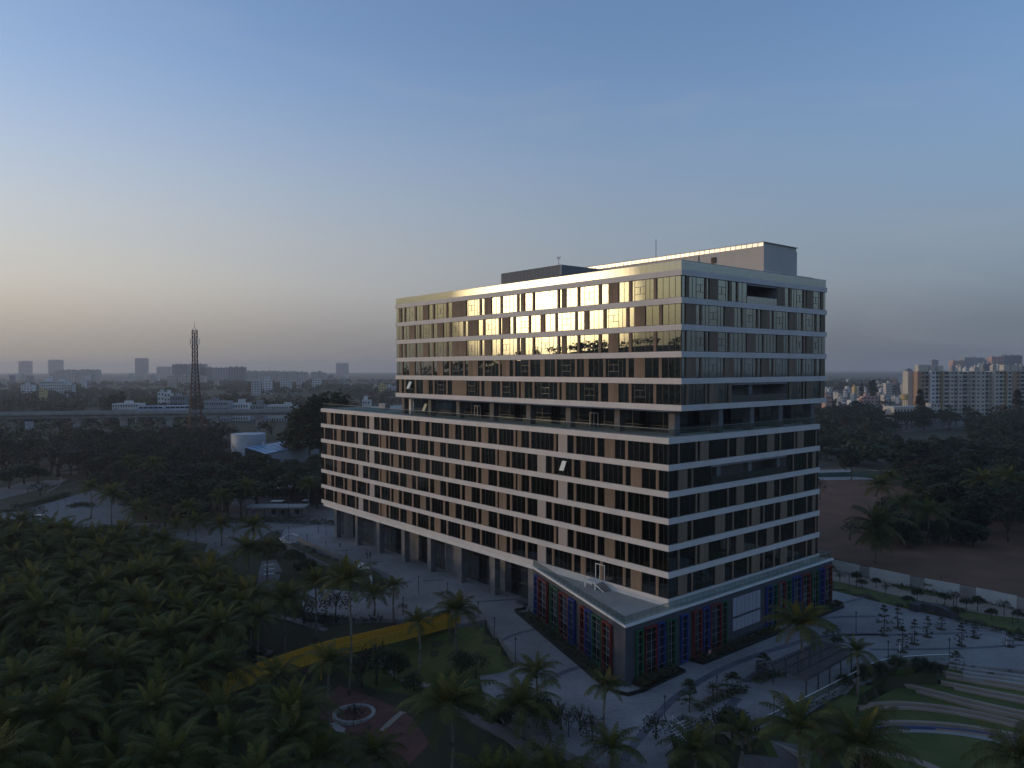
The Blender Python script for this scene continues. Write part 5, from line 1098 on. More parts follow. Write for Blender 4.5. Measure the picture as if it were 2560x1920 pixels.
bl = ['nearest the podium end', 'taller sapling before the first masonry panel', 'wide sapling beside the leaning palm trunk', 'round low sapling at the left end of the dark planter box', 'leafy sapling before the wall island', 'bushy sapling on the grass island by the wall', 'leaning sapling at the tip of the grass island', 'spreading sapling before the second run of sheets', 'small round sapling behind the dark planter box', 'drooping sapling over the tan path', 'slim sapling before the third run of sheets', 'round topped sapling on the far lawn', 'sparse sapling near the right edge', 'sapling cut close to the right edge', 'short sapling with flat crown by the path', 'sapling directly against the pale sheets', 'sapling just showing past the podium end']
for (x, y, yt_), ds in zip(bt, bl):
    p = G(x, y, 0); h = HC + ray(x, yt_)[2] * p.y / ray(x, yt_)[1]; tree('sapling', p, rnd.uniform(1.1, 1.7), max(h, 2), 'airy' if rnd.random() < .4 else 'fine', 'path side sapling, ' + ds, 'saplings along the tan path', 0, .42)
# garden broadleaf trees and shrubs
for x, y, z, r, h, k, lb in ((940, 1620, 1.5, 3.6, 8.0, 'airy', 'dark leafy tree hiding the middle of the yellow bridge'), (985, 1640, 0, 2.6, 5.5, 'fine', 'dark bush at the right of the bridge middle'), (905, 1650, 0, 3.0, 5.5, 'airy', 'dark tree at the left of the bridge middle'), (1152, 1672, -1, 2.3, 4.5, 'fine', 'dark round bush at the front of the sloping lawn'), (1190, 1700, -1, 2.5, 4.8, 'airy', 'open dark bush beside the pale court corner'), (840, 1530, 1, 3.5, 6.5, 'airy', 'dark tree in front of the plaza edge between two palms'), (760, 1545, 0, 3.0, 6.0, 'airy', 'dark airy tree left of the plaza edge trees'), (885, 1765, -2, 1.6, 2.8, 'airy', 'grey green bush growing inside the stone ring'), (1035, 1715, -2, 2.0, 3.2, 'fine', 'dark bush beside the curving white path'),
                              (1262, 1840, -2, 1.8, 3.6, 'fine', 'dark shrub left of the plaza front hedge'), (1310, 1850, -2, 1.9, 3.8, 'airy', 'shrub under the broad palm of the plaza edge'), (1358, 1858, -2, 2.2, 4.4, 'fine', 'tallest shrub of the plaza front edge'), (1402, 1845, -1, 1.8, 4.2, 'airy', 'shrub next to the lamp post at the plaza front edge'), (1450, 1870, -2, 2.0, 3.8, 'airy', 'ragged shrub before the thin single palm'), (1480, 1905, -2.5, 2.0, 4, 'airy', 'shrub at the bottom edge left of the curved band'), (1640, 1890, -2, 2.4, 3.6, 'airy', 'open large leaved bush at the bottom edge before the stair'), (1790, 1880, -2, 2.5, 5, 'airy', 'dark tree below the plaza stair'), (1830, 1890, -2.4, 2.6, 5, 'fine', 'dense dark tree left of the lower court'), (1870, 1900, -2.4, 2.0, 4, 'airy', 'dark tree at the edge of the lower court'),
                              (495, 1895, -1, 3.4, 5.5, 'bright', 'yellow green bushy tree at the bottom edge of the grove'), (262, 1775, 1, 2.6, 6.5, 'bright', 'yellow green tree among the palms of the grove'), (560, 1915, -1.5, 2.4, 4.5, 'bright', 'smaller yellow green bush right of the bushy tree at the bottom'), (8, 1830, 1, 2.6, 6, 'bright', 'yellow green tree at the left edge of the grove'), (150, 1450, 2, 3, 7, 'bright', 'green leafy tree high up in the grove'), (100, 1375, 2, 3, 7, 'round', 'green leafy tree at the upper left of the grove'), (270, 1345, 2, 3, 6.5, 'round', 'dark leafy tree at the top of the grove'), (690, 1395, 0, 3, 5, 'fine', 'dark hedge tree left of the ramp parapet'), (735, 1430, -1, 3, 5, 'fine', 'dark bushy tree below the ramp parapet'), (765, 1450, -1, 3, 5, 'round', 'dark bushy tree beside the ramp, nearest the tallest palm'), (660, 1392, 0, 2.5, 4.5, 'fine', 'dark bush at the top of the small car park'), (2200, 1705, -1.5, 1.8, 2.6, 'fine', 'bush at the foot of the curved rail'), (2245, 1690, -1.3, 1.8, 2.5, 'bright', 'yellowish bush left of the second bench tier'), (2300, 1690, -1.2, 1.6, 2.3, 'fine', 'dark bush before the first bench tier'), (2160, 1720, -1.5, 2.0, 3.2, 'fine', 'dark tree on the slope below the curved rail'), (2338, 1698, -1.2, 1.5, 2.2, 'fine', 'dark bush at the left tip of the third bench tier'), (2110, 1752, -2, 1.4, 2, 'fine', 'dark bush at the left end of the fifth bench tier')):
    p = G(x, y, z); tree('shrub' if h < 4.6 else 'broadleaf_tree', (p.x, p.y), r, h, k, lb, None, None, .12 if h < 5 else .25, 'bush' if h < 4.6 else 'tree')
g_ = random.Random(8)
def under(p, g): tree('shrub', p, g.uniform(1.6, 2.8), g.uniform(2, 3.6), 'fine', 'dark undergrowth shrub in the gaps between the grove palms', 'undergrowth shrubs of the palm grove', None, .05, 'bush')
fill(gpx, 2.0, 8.5, under, 4)
# right hand woods
def right_tree(p, g):
    k = g.choice(('tall', 'round', 'round', 'umbrella', 'brown')); r = g.uniform(3.6, 6.5); h = g.uniform(7, 12.5)
    tree('woodland_tree', p, r, h, k, 'tree merging into the dark woodland right of the building', 'trees of the right woodland', 0)
fill([(2235, 1112), (2560, 1100), (2720, 1130), (2720, 1330), (2560, 1290), (2430, 1268), (2340, 1236), (2290, 1190), (2250, 1170)], 7, 9.5, right_tree, 6)
for x, y, r, h, k, lb in ((2394, 1300, 7, 12, 'round', 'massive dark tree in front of the right woods'), (2465, 1290, 6, 11, 'round', 'dark tree right of the massive one'), (2440, 1330, 4.5, 7, 'fine', 'low dark thicket before the massive dark tree'), (2128, 1200, 4.6, 15, 'round', 'lone tall tree on several thin stems beyond the netting fence'), (2255, 1187, 4, 14, 'tall', 'slim tree with bare trunk left of the pale pole'), (2291, 1197, 4.4, 15, 'tall', 'slim tree with a pale straight trunk'), (2068, 1150, 5, 14, 'round', 'tree beside the building edge beyond the yard'), (2125, 1350, 3, 6, 'airy', 'thorny dark bush tree on the red field'), (2290, 1345, 3.4, 7, 'airy', 'leaning bare looking tree on the red field'), (2050, 1250, 2.6, 9, 'airy', 'leafy branch of a tree showing past the building edge'), (2372, 1352, 4, 7, 'round', 'dark bush tree before the right woods')):
    p = G(x, y, 0); tree('broadleaf_tree', p, r, h, k, lb, None, 0, .3)
fill([(2150, 1290), (2210, 1240), (2300, 1235), (2420, 1275), (2480, 1330), (2400, 1345), (2290, 1345), (2190, 1340)], 4, 8.5, lambda p, g: tree('woodland_tree', p, g.uniform(2.8, 4.6), g.uniform(5, 8.5), g.choice(('round', 'fine', 'round')), 'dark bushy tree of the thicket standing on the red field', 'thicket on the red field', 0, .12), 12)
def rfar(p, g): tree('woodland_tree', p, g.uniform(5.5, 8.5), g.uniform(9, 14), g.choice(('round', 'umbrella', 'umbrella')), 'far dark tree in the wooded belt before the apartment slab', 'trees of the far right belt', -1)
fill([(2040, 1020), (2160, 1000), (2220, 1030), (2240, 1048), (2240, 1085), (2150, 1105), (2040, 1105)], 9, 16, rfar, 7); fill([(2420, 1030), (2600, 1030), (2720, 1050), (2720, 1100), (2560, 1098), (2420, 1085)], 9, 15, rfar, 9); fill([(2240, 1030), (2420, 1026), (2420, 1045), (2250, 1046)], 8, 16, rfar, 10)
for x, y, yt_, r, D, lb in ((2300, 1030, 972, 5, 560, 'pointed dark conifer before the left end of the apartment slab'), (2543, 1035, 970, 5.5, 560, 'pointed dark conifer before the right end of the apartment slab'), (2154, 975, 958, 5, 950, 'small pointed conifer among the far white houses'), (2178, 975, 950, 6, 950, 'left one of a close pair of pointed conifers among the far houses'), (2184, 975, 949, 6, 960, 'right one of a close pair of pointed conifers among the far houses')):
    q = AT(x, y, D); tree('conifer', (q.x, q.y), r, AT(x, yt_, D).z + 2, 'cone', lb, None, -2)
for x, y, r, lb in ((640, 1008, 9, 'dark bushy tree standing alone before the far open ground'), (672, 1005, 8, 'wide bushy tree right of the lone one before the far open ground'), (285, 978, 12, 'tall rounded tree breaking the skyline of the dark belt'), (575, 992, 8, 'rounded bush tree on the far open ground')):
    q = AT(x, y, 700); tree('broadleaf_tree', (q.x, q.y), r, max(8, q.z + 8), 'round', lb, None, -2, .15)
# hedges: leaf volumes along a line
def hedge(px, z, w, h, label, m='leafd', dens=26, size=.28, world=None, cat='hedge', name='hedge'):
    pts = world or [G(x, y, z) for x, y in px]; L = sum((pts[i + 1] - pts[i]).length for i in range(len(pts) - 1)); n = int(L * w * dens); P = resample(pts, 40)
    g = np.random.default_rng(int(L * 100) % 9999); i = g.uniform(0, 38.99, n); k = i.astype(int); f = i - k; A = np.array([tuple(p) for p in P])
    C = A[k] * (1 - f)[:, None] + A[k + 1] * f[:, None]; d = A[k + 1] - A[k]; d /= np.linalg.norm(d, axis=1)[:, None] + 1e-9
    u = g.uniform(-.5, .5, n); hh = h * (.75 + .35 * np.sin(i * 1.7) * np.sin(i * .61 + 2)); C[:, 0] += -d[:, 1] * u * w; C[:, 1] += d[:, 0] * u * w; Z = terrain(C[:, 0], C[:, 1]); Z = np.where(Z < -1.5, 0, Z) if z >= 0 else Z
    C[:, 2] = Z + hh * g.uniform(.05, 1, n) ** .6; o = put(name, quads_mesh(name + '_leaves', leaf_quads(C, size, .6, 1.5, g), [M[m]] if isinstance(m, str) else [M[q] for q in m], g.integers(0, 2, n) if not isinstance(m, str) else None)); return tag(o, label, cat)
hedge([(590, 1307), (640, 1304), (690, 1305), (780, 1309), (870, 1311)], 0, 2.4, 1.5, 'long dark hedge dividing the far drive before the guard canopy', ('leafd', 'leaf'))
hedge([(170, 1330), (250, 1322), (330, 1328), (400, 1318)], 0, 2.0, 1.2, 'clipped hedge between the two pale drive strips above the grove')
hedge([(30, 1272), (90, 1262), (130, 1250), (170, 1238)], 0, 3.0, 1.4, 'dark hedge on the wedge between the upper drives'); hedge([(-40, 1282), (30, 1280), (75, 1277)], 0, 2.0, .9, 'low hedge strip at the far left edge of the drive'); hedge([(175, 1270), (200, 1262), (235, 1268)], 0, 2.5, 1.2, 'short dark hedge right of the far left lamp posts')
hedge([(2225, 1466), (2280, 1470), (2330, 1482), (2362, 1490)], 0, 1.6, .7, 'low bright green bed on the island before the boundary wall', 'leafy', 30, .2); hedge([(2085, 1428), (2200, 1452), (2330, 1478), (2440, 1502), (2560, 1530)], 0, .9, .5, 'thin green planting along the foot of the boundary wall', 'leaf', 18, .2)
hedge([(2390, 1552), (2450, 1568), (2560, 1595), (2640, 1615)], 0, 1.5, .8, 'dark planting edging the far lawn against the plaza', 'leafd', 26, .22); hedge([(2284, 1524), (2345, 1527), (2388, 1544)], 0, 1.4, 1.9, 'leafy hedge growing out of the long dark planter box', 'leafd', 40, .2)
hedge([(1742, 1776), (1790, 1752), (1840, 1728), (1868, 1732)], 0, 1.9, .55, 'variegated ground planting of the bed by the plaza stair', ('leafy', 'leafd'), 60, .16, cat='flower bed', name='planted_bed'); hedge([(1885, 1708), (1925, 1690), (1962, 1684)], 0, 2.0, .55, 'variegated ground planting of the bed beside the pergola', ('leafy', 'leafd'), 60, .16, cat='flower bed', name='planted_bed')
hedge([(2095, 1748), (2140, 1722), (2200, 1700), (2255, 1690)], -1.5, 1.4, .8, 'yellowish planting along the slope under the curved glass rail', 'leafy', 30, .2); hedge([(2000, 1795), (2040, 1775), (2080, 1752)], -1.5, 1.6, .9, 'dark planting below the glass rail near the slender palm', 'leafd', 30, .2)
hedge([(690, 1495), (740, 1530), (800, 1560)], -1, 3.5, 1.6, 'dark thicket below the plaza edge left of the tallest palm', 'leafd', 20, .3); hedge([(800, 1558), (880, 1556), (960, 1560)], -1, 2.5, 1.5, 'dark hedge hugging the plaza retaining edge behind the bridge', 'leafd', 26, .28); hedge([(1085, 1760), (1150, 1795), (1240, 1835), (1330, 1880), (1400, 1920)], -3, 2.2, 1.6, 'dark hedge between the garden path and the plaza front', 'leafd', 30, .26)
# kerbed planters round the podium
xa, xb, xc, xd = -14.6, lplane(1709, 1680, 1, -3.9)[0], lplane(1752, 1651, 1, -3.9)[0], lplane(1952, 1573, 1, -3.9)[0]; xe = lplane(2008, 1549, 1, -3.9)[0]
LA, LB = Vector(PL), Vector(PC); dv = (LB - LA).normalized(); nv = Vector((dv.y, -dv.x)); nv = nv if nv.x < 0 else -nv
def planter(outer, inner_mid, label):
    w = [worb(x, y, 0) for x, y in outer]; t = thing('podium_planter', label, 'planter', tuple(w[0])); b = w[0]
    MB().wall([p - b for p in w], .3, -.1, .42).build('kerb', M['blackp'], t)
    L = resample([worb(x, y, 0) - b for x, y in inner_mid], 30); g = np.random.default_rng(len(label)); n = 1500; i = g.uniform(0, 28.99, n); k = i.astype(int); f = (i - k)[:, None]; A = np.array([tuple(p) for p in L]); C = A[k] * (1 - f) + A[k + 1] * f; d = A[k + 1] - A[k]; d /= np.linalg.norm(d, axis=1)[:, None]
    u = g.uniform(-.9, .9, n); C[:, 0] += -d[:, 1] * u; C[:, 1] += d[:, 0] * u; C[:, 2] = .1 + g.uniform(0, 1, n) * (.6 + .5 * np.sin(i * 2.3) ** 2); o = put('planting', quads_mesh('planting_leaves', leaf_quads(C, .24, .5, 1.6, g), [M['leafd'], M['leaf'], M['leafb']], g.integers(0, 3, n)), t); o['kind'] = 'stuff'
    MB().wall([worb(x, y, 0) - b for x, y in inner_mid], 2.1, -.1, .15).build('bed_soil', M['soil'], t)
ol = [tuple(LA - dv * 2.0 + nv * .3), tuple(LA - dv * 1.5 + nv * 2.5), tuple(LA + nv * 2.6), tuple(LB - dv * 2 + nv * 2.6), tuple(LB + nv * 2.2 + dv * 1.0), tuple(LB + nv * 1.0 + dv * 2.6), (-13.4, -4.7), (-11, -4.4), (xb, -4.1), (xb + .1, -2.0)]
planter(ol, [tuple(LA + nv * 1.3), tuple(LB + nv * 1.3 - dv * .5)], 'long kerbed planter under the left podium wall, rounding the corner'); planter([(-13.6, -4.6), (xb - .3, -4.05)], [(-13.2, -3.2), (xb - .6, -3.1)], 'kerbed planter on the right of the podium corner up to the door gap')
planter([(xc, -2.1), (xc + .3, -4.1), (xd, -4.1), (xd + .4, -2.0)], [(xc + .5, -3.1), (xd, -3.1)], 'kerbed planter under the pale grille of the right podium wall'); planter([(xe, -2.0), (xe + .4, -4.2), (41, -4.2), (42.6, -3.4), (43.2, -1.6)], [(xe + .6, -3.1), (41.4, -3.1)], 'kerbed planter at the far right end of the podium')
sg = worb(lplane(1774, 1622, 1, -3.2)[0], -3.2, 0); so = thing('planter_sign', 'tiny pink marker sign standing in the podium planter', 'sign', tuple(sg), YAW); MB().box(-.03, .03, -.03, .03, 0, 1.0).build('post', M['dsteel'], so); MB().box(-.35, .35, -.05, -.02, .7, 1.2).build('plate', mat('pink_plate', (.55, .26, .25), .6), so)
# far woodland: one mass of many crowns
N = 7500; g = np.random.default_rng(77); az = np.radians(g.uniform(-40, 40, N)); az[:2200] = np.radians(g.uniform(-125, -40, 2200)); D = 350 + 2300 * g.uniform(0, 1, N) ** 1.25; D[:2200] = 140 + 1100 * g.uniform(0, 1, 2200) ** .8; X, Y = D * np.sin(az), D * np.cos(az)
keep = np.ones(N, bool); patch = np.sin(X * .0071 + 1.3) * np.sin(Y * .0063 + .4) + .5 * np.sin(X * .019) * np.sin(Y * .017); keep &= (patch > -.42)
pxx = 1280 + F_PX * X / np.maximum(Y, 1); ing = Y > 10
keep &= ~(ing & (np.abs(Y - 495) < 26) & (X < 60)); keep &= ~(ing & (pxx > 500) & (pxx < 780) & (D > 540) & (D < 780)); keep &= ~(ing & (pxx > 2225) & (pxx < 2580) & (D < 720)); keep &= ~(ing & (pxx > 2060) & (pxx < 2290) & (D > 760) & (D < 1500) & (g.uniform(0, 1, N) < .8)); keep &= ~(ing & (pxx < 780) & (D < 470)); keep &= ~(ing & (pxx < 900) & (D < 420)); keep &= ~(ing & (pxx > 900) & (pxx < 2040) & (D < 900) & (g.uniform(0, 1, N) < .7))
keep &= ~((az < RAD(-38)) & (D < 230) & (Y > 40) & False)
X, Y, D = X[keep], Y[keep], D[keep]; Z = terrain(X, Y); n = len(X); R_ = g.uniform(4.5, 8.5, n) * (1 + (D > 1200) * .4); H = g.uniform(7, 13, n); K = 46
cl = g.normal(size=(n, K, 3)); cl /= np.linalg.norm(cl, axis=2)[:, :, None]; cl *= g.uniform(.55, 1.0, (n, K, 1)); cl[:, :, 2] = np.abs(cl[:, :, 2]) * .75 + .12 * g.uniform(-1, 1, (n, K))
C = np.stack([X[:, None] + cl[:, :, 0] * R_[:, None], Y[:, None] + cl[:, :, 1] * R_[:, None], Z[:, None] + 1.2 + (.25 + cl[:, :, 2]) * H[:, None]], 2).reshape(-1, 3)
V = leaf_quads(C, 1.0, .7, 1.4, g); cen_ = V.mean(1, keepdims=True); V = cen_ + (V - cen_) * (np.repeat(R_, K) * .40)[:, None, None]
fw = put('far_woodland', quads_mesh('far_woodland_leaves', V, [M['leafd'], M['leaf'], M['leafb']], g.choice([0, 0, 1, 2], n).repeat(K))); tag(fw, kind='stuff')
# ------------------------------------------------------------------ viaduct, train, tower, far city
va, vb = AT(-300, 1030, 470), AT(900, 1026, 520)
vd = Vector((vb.x - va.x, vb.y - va.y, 0)); VL = vd.length; vrz = math.atan2(vd.y, vd.x)
via = thing('elevated_viaduct', 'long concrete railway viaduct on thick piers crossing the left background', 'viaduct', (va.x, va.y, -1), vrz)
for i in range(round(VL / 28)):
    x0 = 28 * i; MB().prism([(x0 + .15, -4.8), (x0 + 27.85, -4.8), (x0 + 27.85, 4.8), (x0 + .15, 4.8)], 15.0, 15.5, True, True).box(x0 + .15, x0 + 27.85, -2.6, 2.6, 13.0, 15.0).build('deck_span', M['concrete'], via)
    for y in (-4.8, 4.7): MB().box(x0 + .1, x0 + 27.9, y - .12, y + .12, 15.5, 17.1).build('parapet', M['concrete'], via)
    rail_ = MB(); [rail_.box(x0 + k, x0 + k + .12, -4.86, -4.74, 17.1, 18.3) for k in np.arange(.5, 28, 2.3)]; rail_.box(x0, x0 + 28, -4.85, -4.75, 18.2, 18.3).build('fence', M['steel'], via)
    wx = 1280 + F_PX * (va.x + math.cos(vrz) * x0) / (va.y + math.sin(vrz) * x0)
    wh = 40 < wx < 75 or 205 < wx < 250
    p = MB().box(x0 - 2.0, x0 + 2.0, -1.6, 1.6, -4, 11.2).build('pier', M['tank'] if wh else M['concrete'], via)
    MB().prism([(x0 - 2.0, -1.8), (x0 + 2.0, -1.8), (x0 + 2.0, 1.8), (x0 - 2, 1.8)], 11.2, 12.0).box(x0 - 2.4, x0 + 2.4, -3.6, 3.6, 12.0, 13.0).build('pier_cap', M['dsteel' if wh else 'concrete'], p)
def along(px): # distance along the viaduct for a photo column
    d = ray(px, 1020); n = Vector((-vd.y, vd.x, 0)).normalized(); t = (va.x * n.x + va.y * n.y) / (d[0] * n.x + d[1] * n.y); q = Vector((d[0] * t - va.x, d[1] * t - va.y, 0)); return q.dot(vd.normalized())
tr0, tr1 = along(345), along(478)
trn = thing('metro_train', 'pale metro train standing on the viaduct left of the lattice tower', 'train', (va.x, va.y, -1), vrz)
nc = max(2, round((tr1 - tr0) / 21))
for i in range(nc):
    a0, a1 = tr0 + (tr1 - tr0) * i / nc + .3, tr0 + (tr1 - tr0) * (i + 1) / nc - .3
    c_ = MB(); pr = [(-1.4, 16.6), (-1.45, 18.8), (-1.1, 20.1), (-.6, 20.4), (.6, 20.4), (1.1, 20.1), (1.45, 18.8), (1.4, 16.6)]; n0 = len(c_.v)
    for x in (a0, a1): c_.v += [(x, y, z) for y, z in pr]
    c_.f += [(k, (k + 1) % 8, 8 + (k + 1) % 8, 8 + k) for k in range(8)] + [tuple(range(7, -1, -1)), tuple(range(8, 16))]; o = c_.build('carriage', M['tank'], trn)
    for k in range(5): x = a0 + 2 + (a1 - a0 - 4) * k / 4; MB().box(x - 1.3, x + 1.3, -1.47, -1.40, 18.5, 19.6).build('window', M['window'], o)
st0, st1 = along(640 - 160), along(740)
# lattice tower
tb = AT(489, 1060, 430); tw = thing('lattice_tower', 'tall rusty lattice telecom tower with antenna panels before the viaduct', 'tower', (tb.x, tb.y, -1), .5); TH = AT(489, 826, 430).z + 1
def tr_(z): return 4.4 - (4.4 - 1.3) * min(1, z / (TH * .74)) ** .85
legs = [[], [], [], []]; zs_ = [0]
while zs_[-1] < TH: zs_.append(min(TH, zs_[-1] + max(2.2, tr_(zs_[-1]) * 1.05)))
for i, (sx_, sy_) in enumerate(((1, 1), (-1, 1), (-1, -1), (1, -1))): MB().tube([(sx_ * tr_(z), sy_ * tr_(z), z) for z in zs_], .26, 5, .18).build('leg', M['rust'], tw)
br_ = MB()
for z0, z1 in zip(zs_[:-1], zs_[1:]):
    r0, r1 = tr_(z0), tr_(z1)
    for (a, b), (c_, d_) in (((1, 1), (-1, 1)), ((-1, 1), (-1, -1)), ((-1, -1), (1, -1)), ((1, -1), (1, 1))):
        br_.tube([(a * r0, b * r0, z0), (c_ * r1, d_ * r1, z1)], .09, 4); br_.tube([(c_ * r0, d_ * r0, z0), (a * r1, b * r1, z1)], .09, 4); br_.tube([(a * r1, b * r1, z1), (c_ * r1, d_ * r1, z1)], .08, 4)
br_.build('bracing', M['rust'], tw); MB().tube([(0, 0, 0), (0, 0, TH * .98)], .28, 5).build('cable_ladder', M['dsteel'], tw)
MB().tube([(1.3, 1.3, TH), (0, 0, TH + 1.6), (-1.3, -1.3, TH)], .08, 4).tube([(-1.3, 1.3, TH), (0, 0, TH + 1.6), (1.3, -1.3, TH)], .08, 4).tube([(0, 0, TH + 1.5), (0, 0, TH + 4.6)], .09, 5).build('mast', M['dsteel'], tw)
for i in range(6): a = i * 1.047; MB().box(-.2, .2, -.12, .12, TH - 8, TH - 4.6).build('antenna_panel', M['coping'], tw, loc=(2.3 * math.cos(a), 2.3 * math.sin(a), 0), rz=a)
for z in (TH * .86, TH * .79, TH * .62, TH * .5, TH * .42, TH * .34):
    for i, (sx_, sy_) in enumerate(((1, 1), (-1, -1))): r = tr_(z) + .3; MB().lathe([(.0, -.35), (.42, -.3), (.42, .3), (0, .35)], 8).build('dish', M['dsteel'], tw, loc=(sx_ * r, sy_ * r, z))
# storage tank and blue roofed shed in the woods
tq = AT(621, 1100, 338); tk = thing('storage_tank', 'grey round storage tank with an outside stair among the trees', 'tank', (tq.x, tq.y, -1)); tr = 7.3; tt = AT(621, 1085, 338).z + 1
MB().lathe([(tr, 0), (tr, tt), (tr + .12, tt), (tr + .12, tt + .15), (tr - .2, tt + .15), (0, tt + .5)], 40).build('shell', M['tank'], tk)
for i in range(20): a = -2.7 + i * .075; z = tt * (1 - i / 20); MB().box(-.5, .5, -.35, .35, 0, .08).build('stair_tread', M['dsteel'], tk, loc=((tr + .5) * math.cos(a), (tr + .5) * math.sin(a), z), rz=a)
hr = MB(); hr.tube([((tr + .9) * math.cos(-2.7 + i * .075), (tr + .9) * math.sin(-2.7 + i * .075), tt * (1 - i / 20) + 1.1) for i in range(21)], .06, 4)
for i in range(0, 40): a = i * .157; hr.tube([(tr * math.cos(a), tr * math.sin(a), tt), (tr * math.cos(a), tr * math.sin(a), tt + 1.1)], .04, 4)
hr.tube([(tr * math.cos(i * .157), tr * math.sin(i * .157), tt + 1.1) for i in range(41)], .04, 4); hr.build('railing', M['dsteel'], tk)
rf = [G(612, 1119, 10), G(664, 1135, 9), G(830, 1102, 9), G(830, 1083, 10)]
sd = thing('blue_roof_shed', 'long shed with pale blue sheet roof between the tank and the block', 'shed', tuple(Vector((rf[0].x, rf[0].y, -1)))); b0 = Vector((rf[0].x, rf[0].y, -1))
R4 = [p - b0 for p in rf]
for i in range(16):
    for j in range(3):
        def q_(u, v): a = R4[0].lerp(R4[3], u); b = R4[1].lerp(R4[2], u); return a.lerp(b, v)
        u0, u1, v0, v1 = i / 16 + .003, (i + 1) / 16 - .003, j / 3 + .004, (j + 1) / 3 - .004; z = Vector((0, 0, .05 * ((i + j) % 2)))
        MB().quad(q_(u0, v0) + z, q_(u0, v1) + z, q_(u1, v1) + z, q_(u1, v0) + z).build('roof_sheet', M['blueroof'], sd)
MB().wall([R4[1] + Vector((.3, .3, 0)), R4[2]], .2, 0, 9.6).build('wall', M['bgrey'], sd); MB().wall([R4[0], R4[3]], .2, 0, 10.7).build('wall', M['bgrey'], sd)
for u in (.18, .38, .55, .72, .88): p = R4[0].lerp(R4[3], u); MB().lathe([(.5, 10.8), (.5, 11.7), (.75, 11.8), (0, 12.3)], 8, (p.x, p.y)).build('roof_vent', M['coping'], sd)
# generic distant blocks -------------------------------------------
def block(name, px0, px1, pyt, D, label, m='bgrey', group=None, cat='building', pyb=None, depth=None, storey=3.3, cols=None, rz=0.0, win=True, top=True, wm='window', z0=-2.0):
    a, b = AT(px0, pyt, D), AT(px1, pyt, D); w = b.x - a.x; h = a.z - z0; dp = depth or max(8, min(24, w * .6))
    t = thing(name, label, cat, ((a.x + b.x) / 2, D, z0), rz, group)
    MB().box(-w / 2, w / 2, 0, dp, 0, h).build('wall', M[m], t)
    if top: 
        q = MB(); r_ = random.Random(int(px0 * 7 + D)); k = max(1, int(w / 14)); 
        for i in range(k): x = -w / 2 + w * (i + r_.uniform(.3, .7)) / k; q.box(x - min(2.6, w * .2), x + min(2.6, w * .2), dp * .3, dp * .7, h, h + r_.uniform(2, 3.6))
        q.build('roof_block', M[m], t)
    if win:
        ns = max(1, int(h / storey)); nc_ = cols or max(2, int(w / 3.6)); q = MB()
        for s in range(ns):
            z = h * (s + .3) / ns
            for c_ in range(nc_): x = -w / 2 + w * (c_ + .28) / nc_; q.box(x, x + w * .44 / nc_, -.06, .05, z, z + h * .42 / ns)
        o = q.build('windows', M[wm], t); o['kind'] = 'stuff'
    return t
# hazy towers on the left skyline
sk = [(46, 76, 903, 5200, 'hazy pair of joined towers near the left edge of the skyline'), (120, 154, 900, 5200, 'hazy broad tower, second from the left on the skyline'), (337, 367, 896, 4600, 'hazy tallest slab tower on the left skyline'), (391, 425, 917, 4600, 'hazy low slab right of the tallest slab tower'), (430, 470, 911, 2600, 'dark grey slab behind the left leg of the lattice tower'), (470, 512, 911, 2600, 'dark grey slab directly behind the lattice tower'), (500, 530, 919, 2600, 'stepped grey slab right of the lattice tower'), (530, 570, 920, 2400, 'grey apartment row right of the stepped slab'), (570, 610, 918, 2400, 'grey apartment row with four stair heads'), (840, 870, 908, 5200, 'faint twin tower left of the long block')]
for x0, x1, yt_, D, lb in sk: block('tower_block', x0, x1, yt_, D, lb, 'bgrey', 'hazy towers on the left skyline', 'tower block', cols=6)
for i, (x0, x1, yt_) in enumerate([(616, 640, 928), (642, 664, 928), (666, 690, 928), (692, 716, 929), (718, 742, 929), (744, 766, 930)]): block('apartment_row', x0, x1, yt_, 2300, 'pale slab ' + ('first', 'second', 'third', 'fourth', 'fifth', 'sixth')[i] + ' from the left in the even row of six below the horizon', 'bcream', 'even row of pale slabs', 'tower block', cols=6)
for x0, x1, yt_, lb in ((778, 792, 930, 'left one of three small pale slabs beside the even row'), (794, 804, 928, 'middle one of three small pale slabs beside the even row'), (806, 815, 932, 'right one of three small pale slabs beside the even row'), (135, 158, 926, 'pale slab of the cluster above the white hospital like block'), (160, 190, 925, 'wider pale slab of the cluster above the white block'), (200, 222, 924, 'brownish slab right of the pale cluster'), (224, 246, 925, 'brownish slab at the right end of the pale cluster')): block('apartment_row', x0, x1, yt_, 2500, lb, 'bcream', None, 'tower block', cols=5)
block('white_block', 98, 158, 953, 1150, 'large white many windowed block among trees on the left', 'bwhite', cols=11, storey=4); block('white_house', 52, 80, 962, 1100, 'white stepped house left of the large white block', 'bwhite', cols=4); block('yellow_house', 97, 110, 975, 1000, 'narrow yellow house in front of the large white block', 'byellow', cols=2); block('white_house', 160, 182, 962, 1150, 'white house right of the large white block', 'bwhite', cols=3)
for x0, x1, yt_, lb in ((418, 440, 940, 'left one of four cream flats below the dark slabs'), (446, 466, 939, 'second of four cream flats below the dark slabs'), (468, 488, 939, 'third of four cream flats, beside the lattice tower'), (490, 512, 941, 'right one of four cream flats, behind the lattice tower')): block('cream_flats', x0, x1, yt_, 1900, lb, 'bcream', None, 'tower block', cols=5)
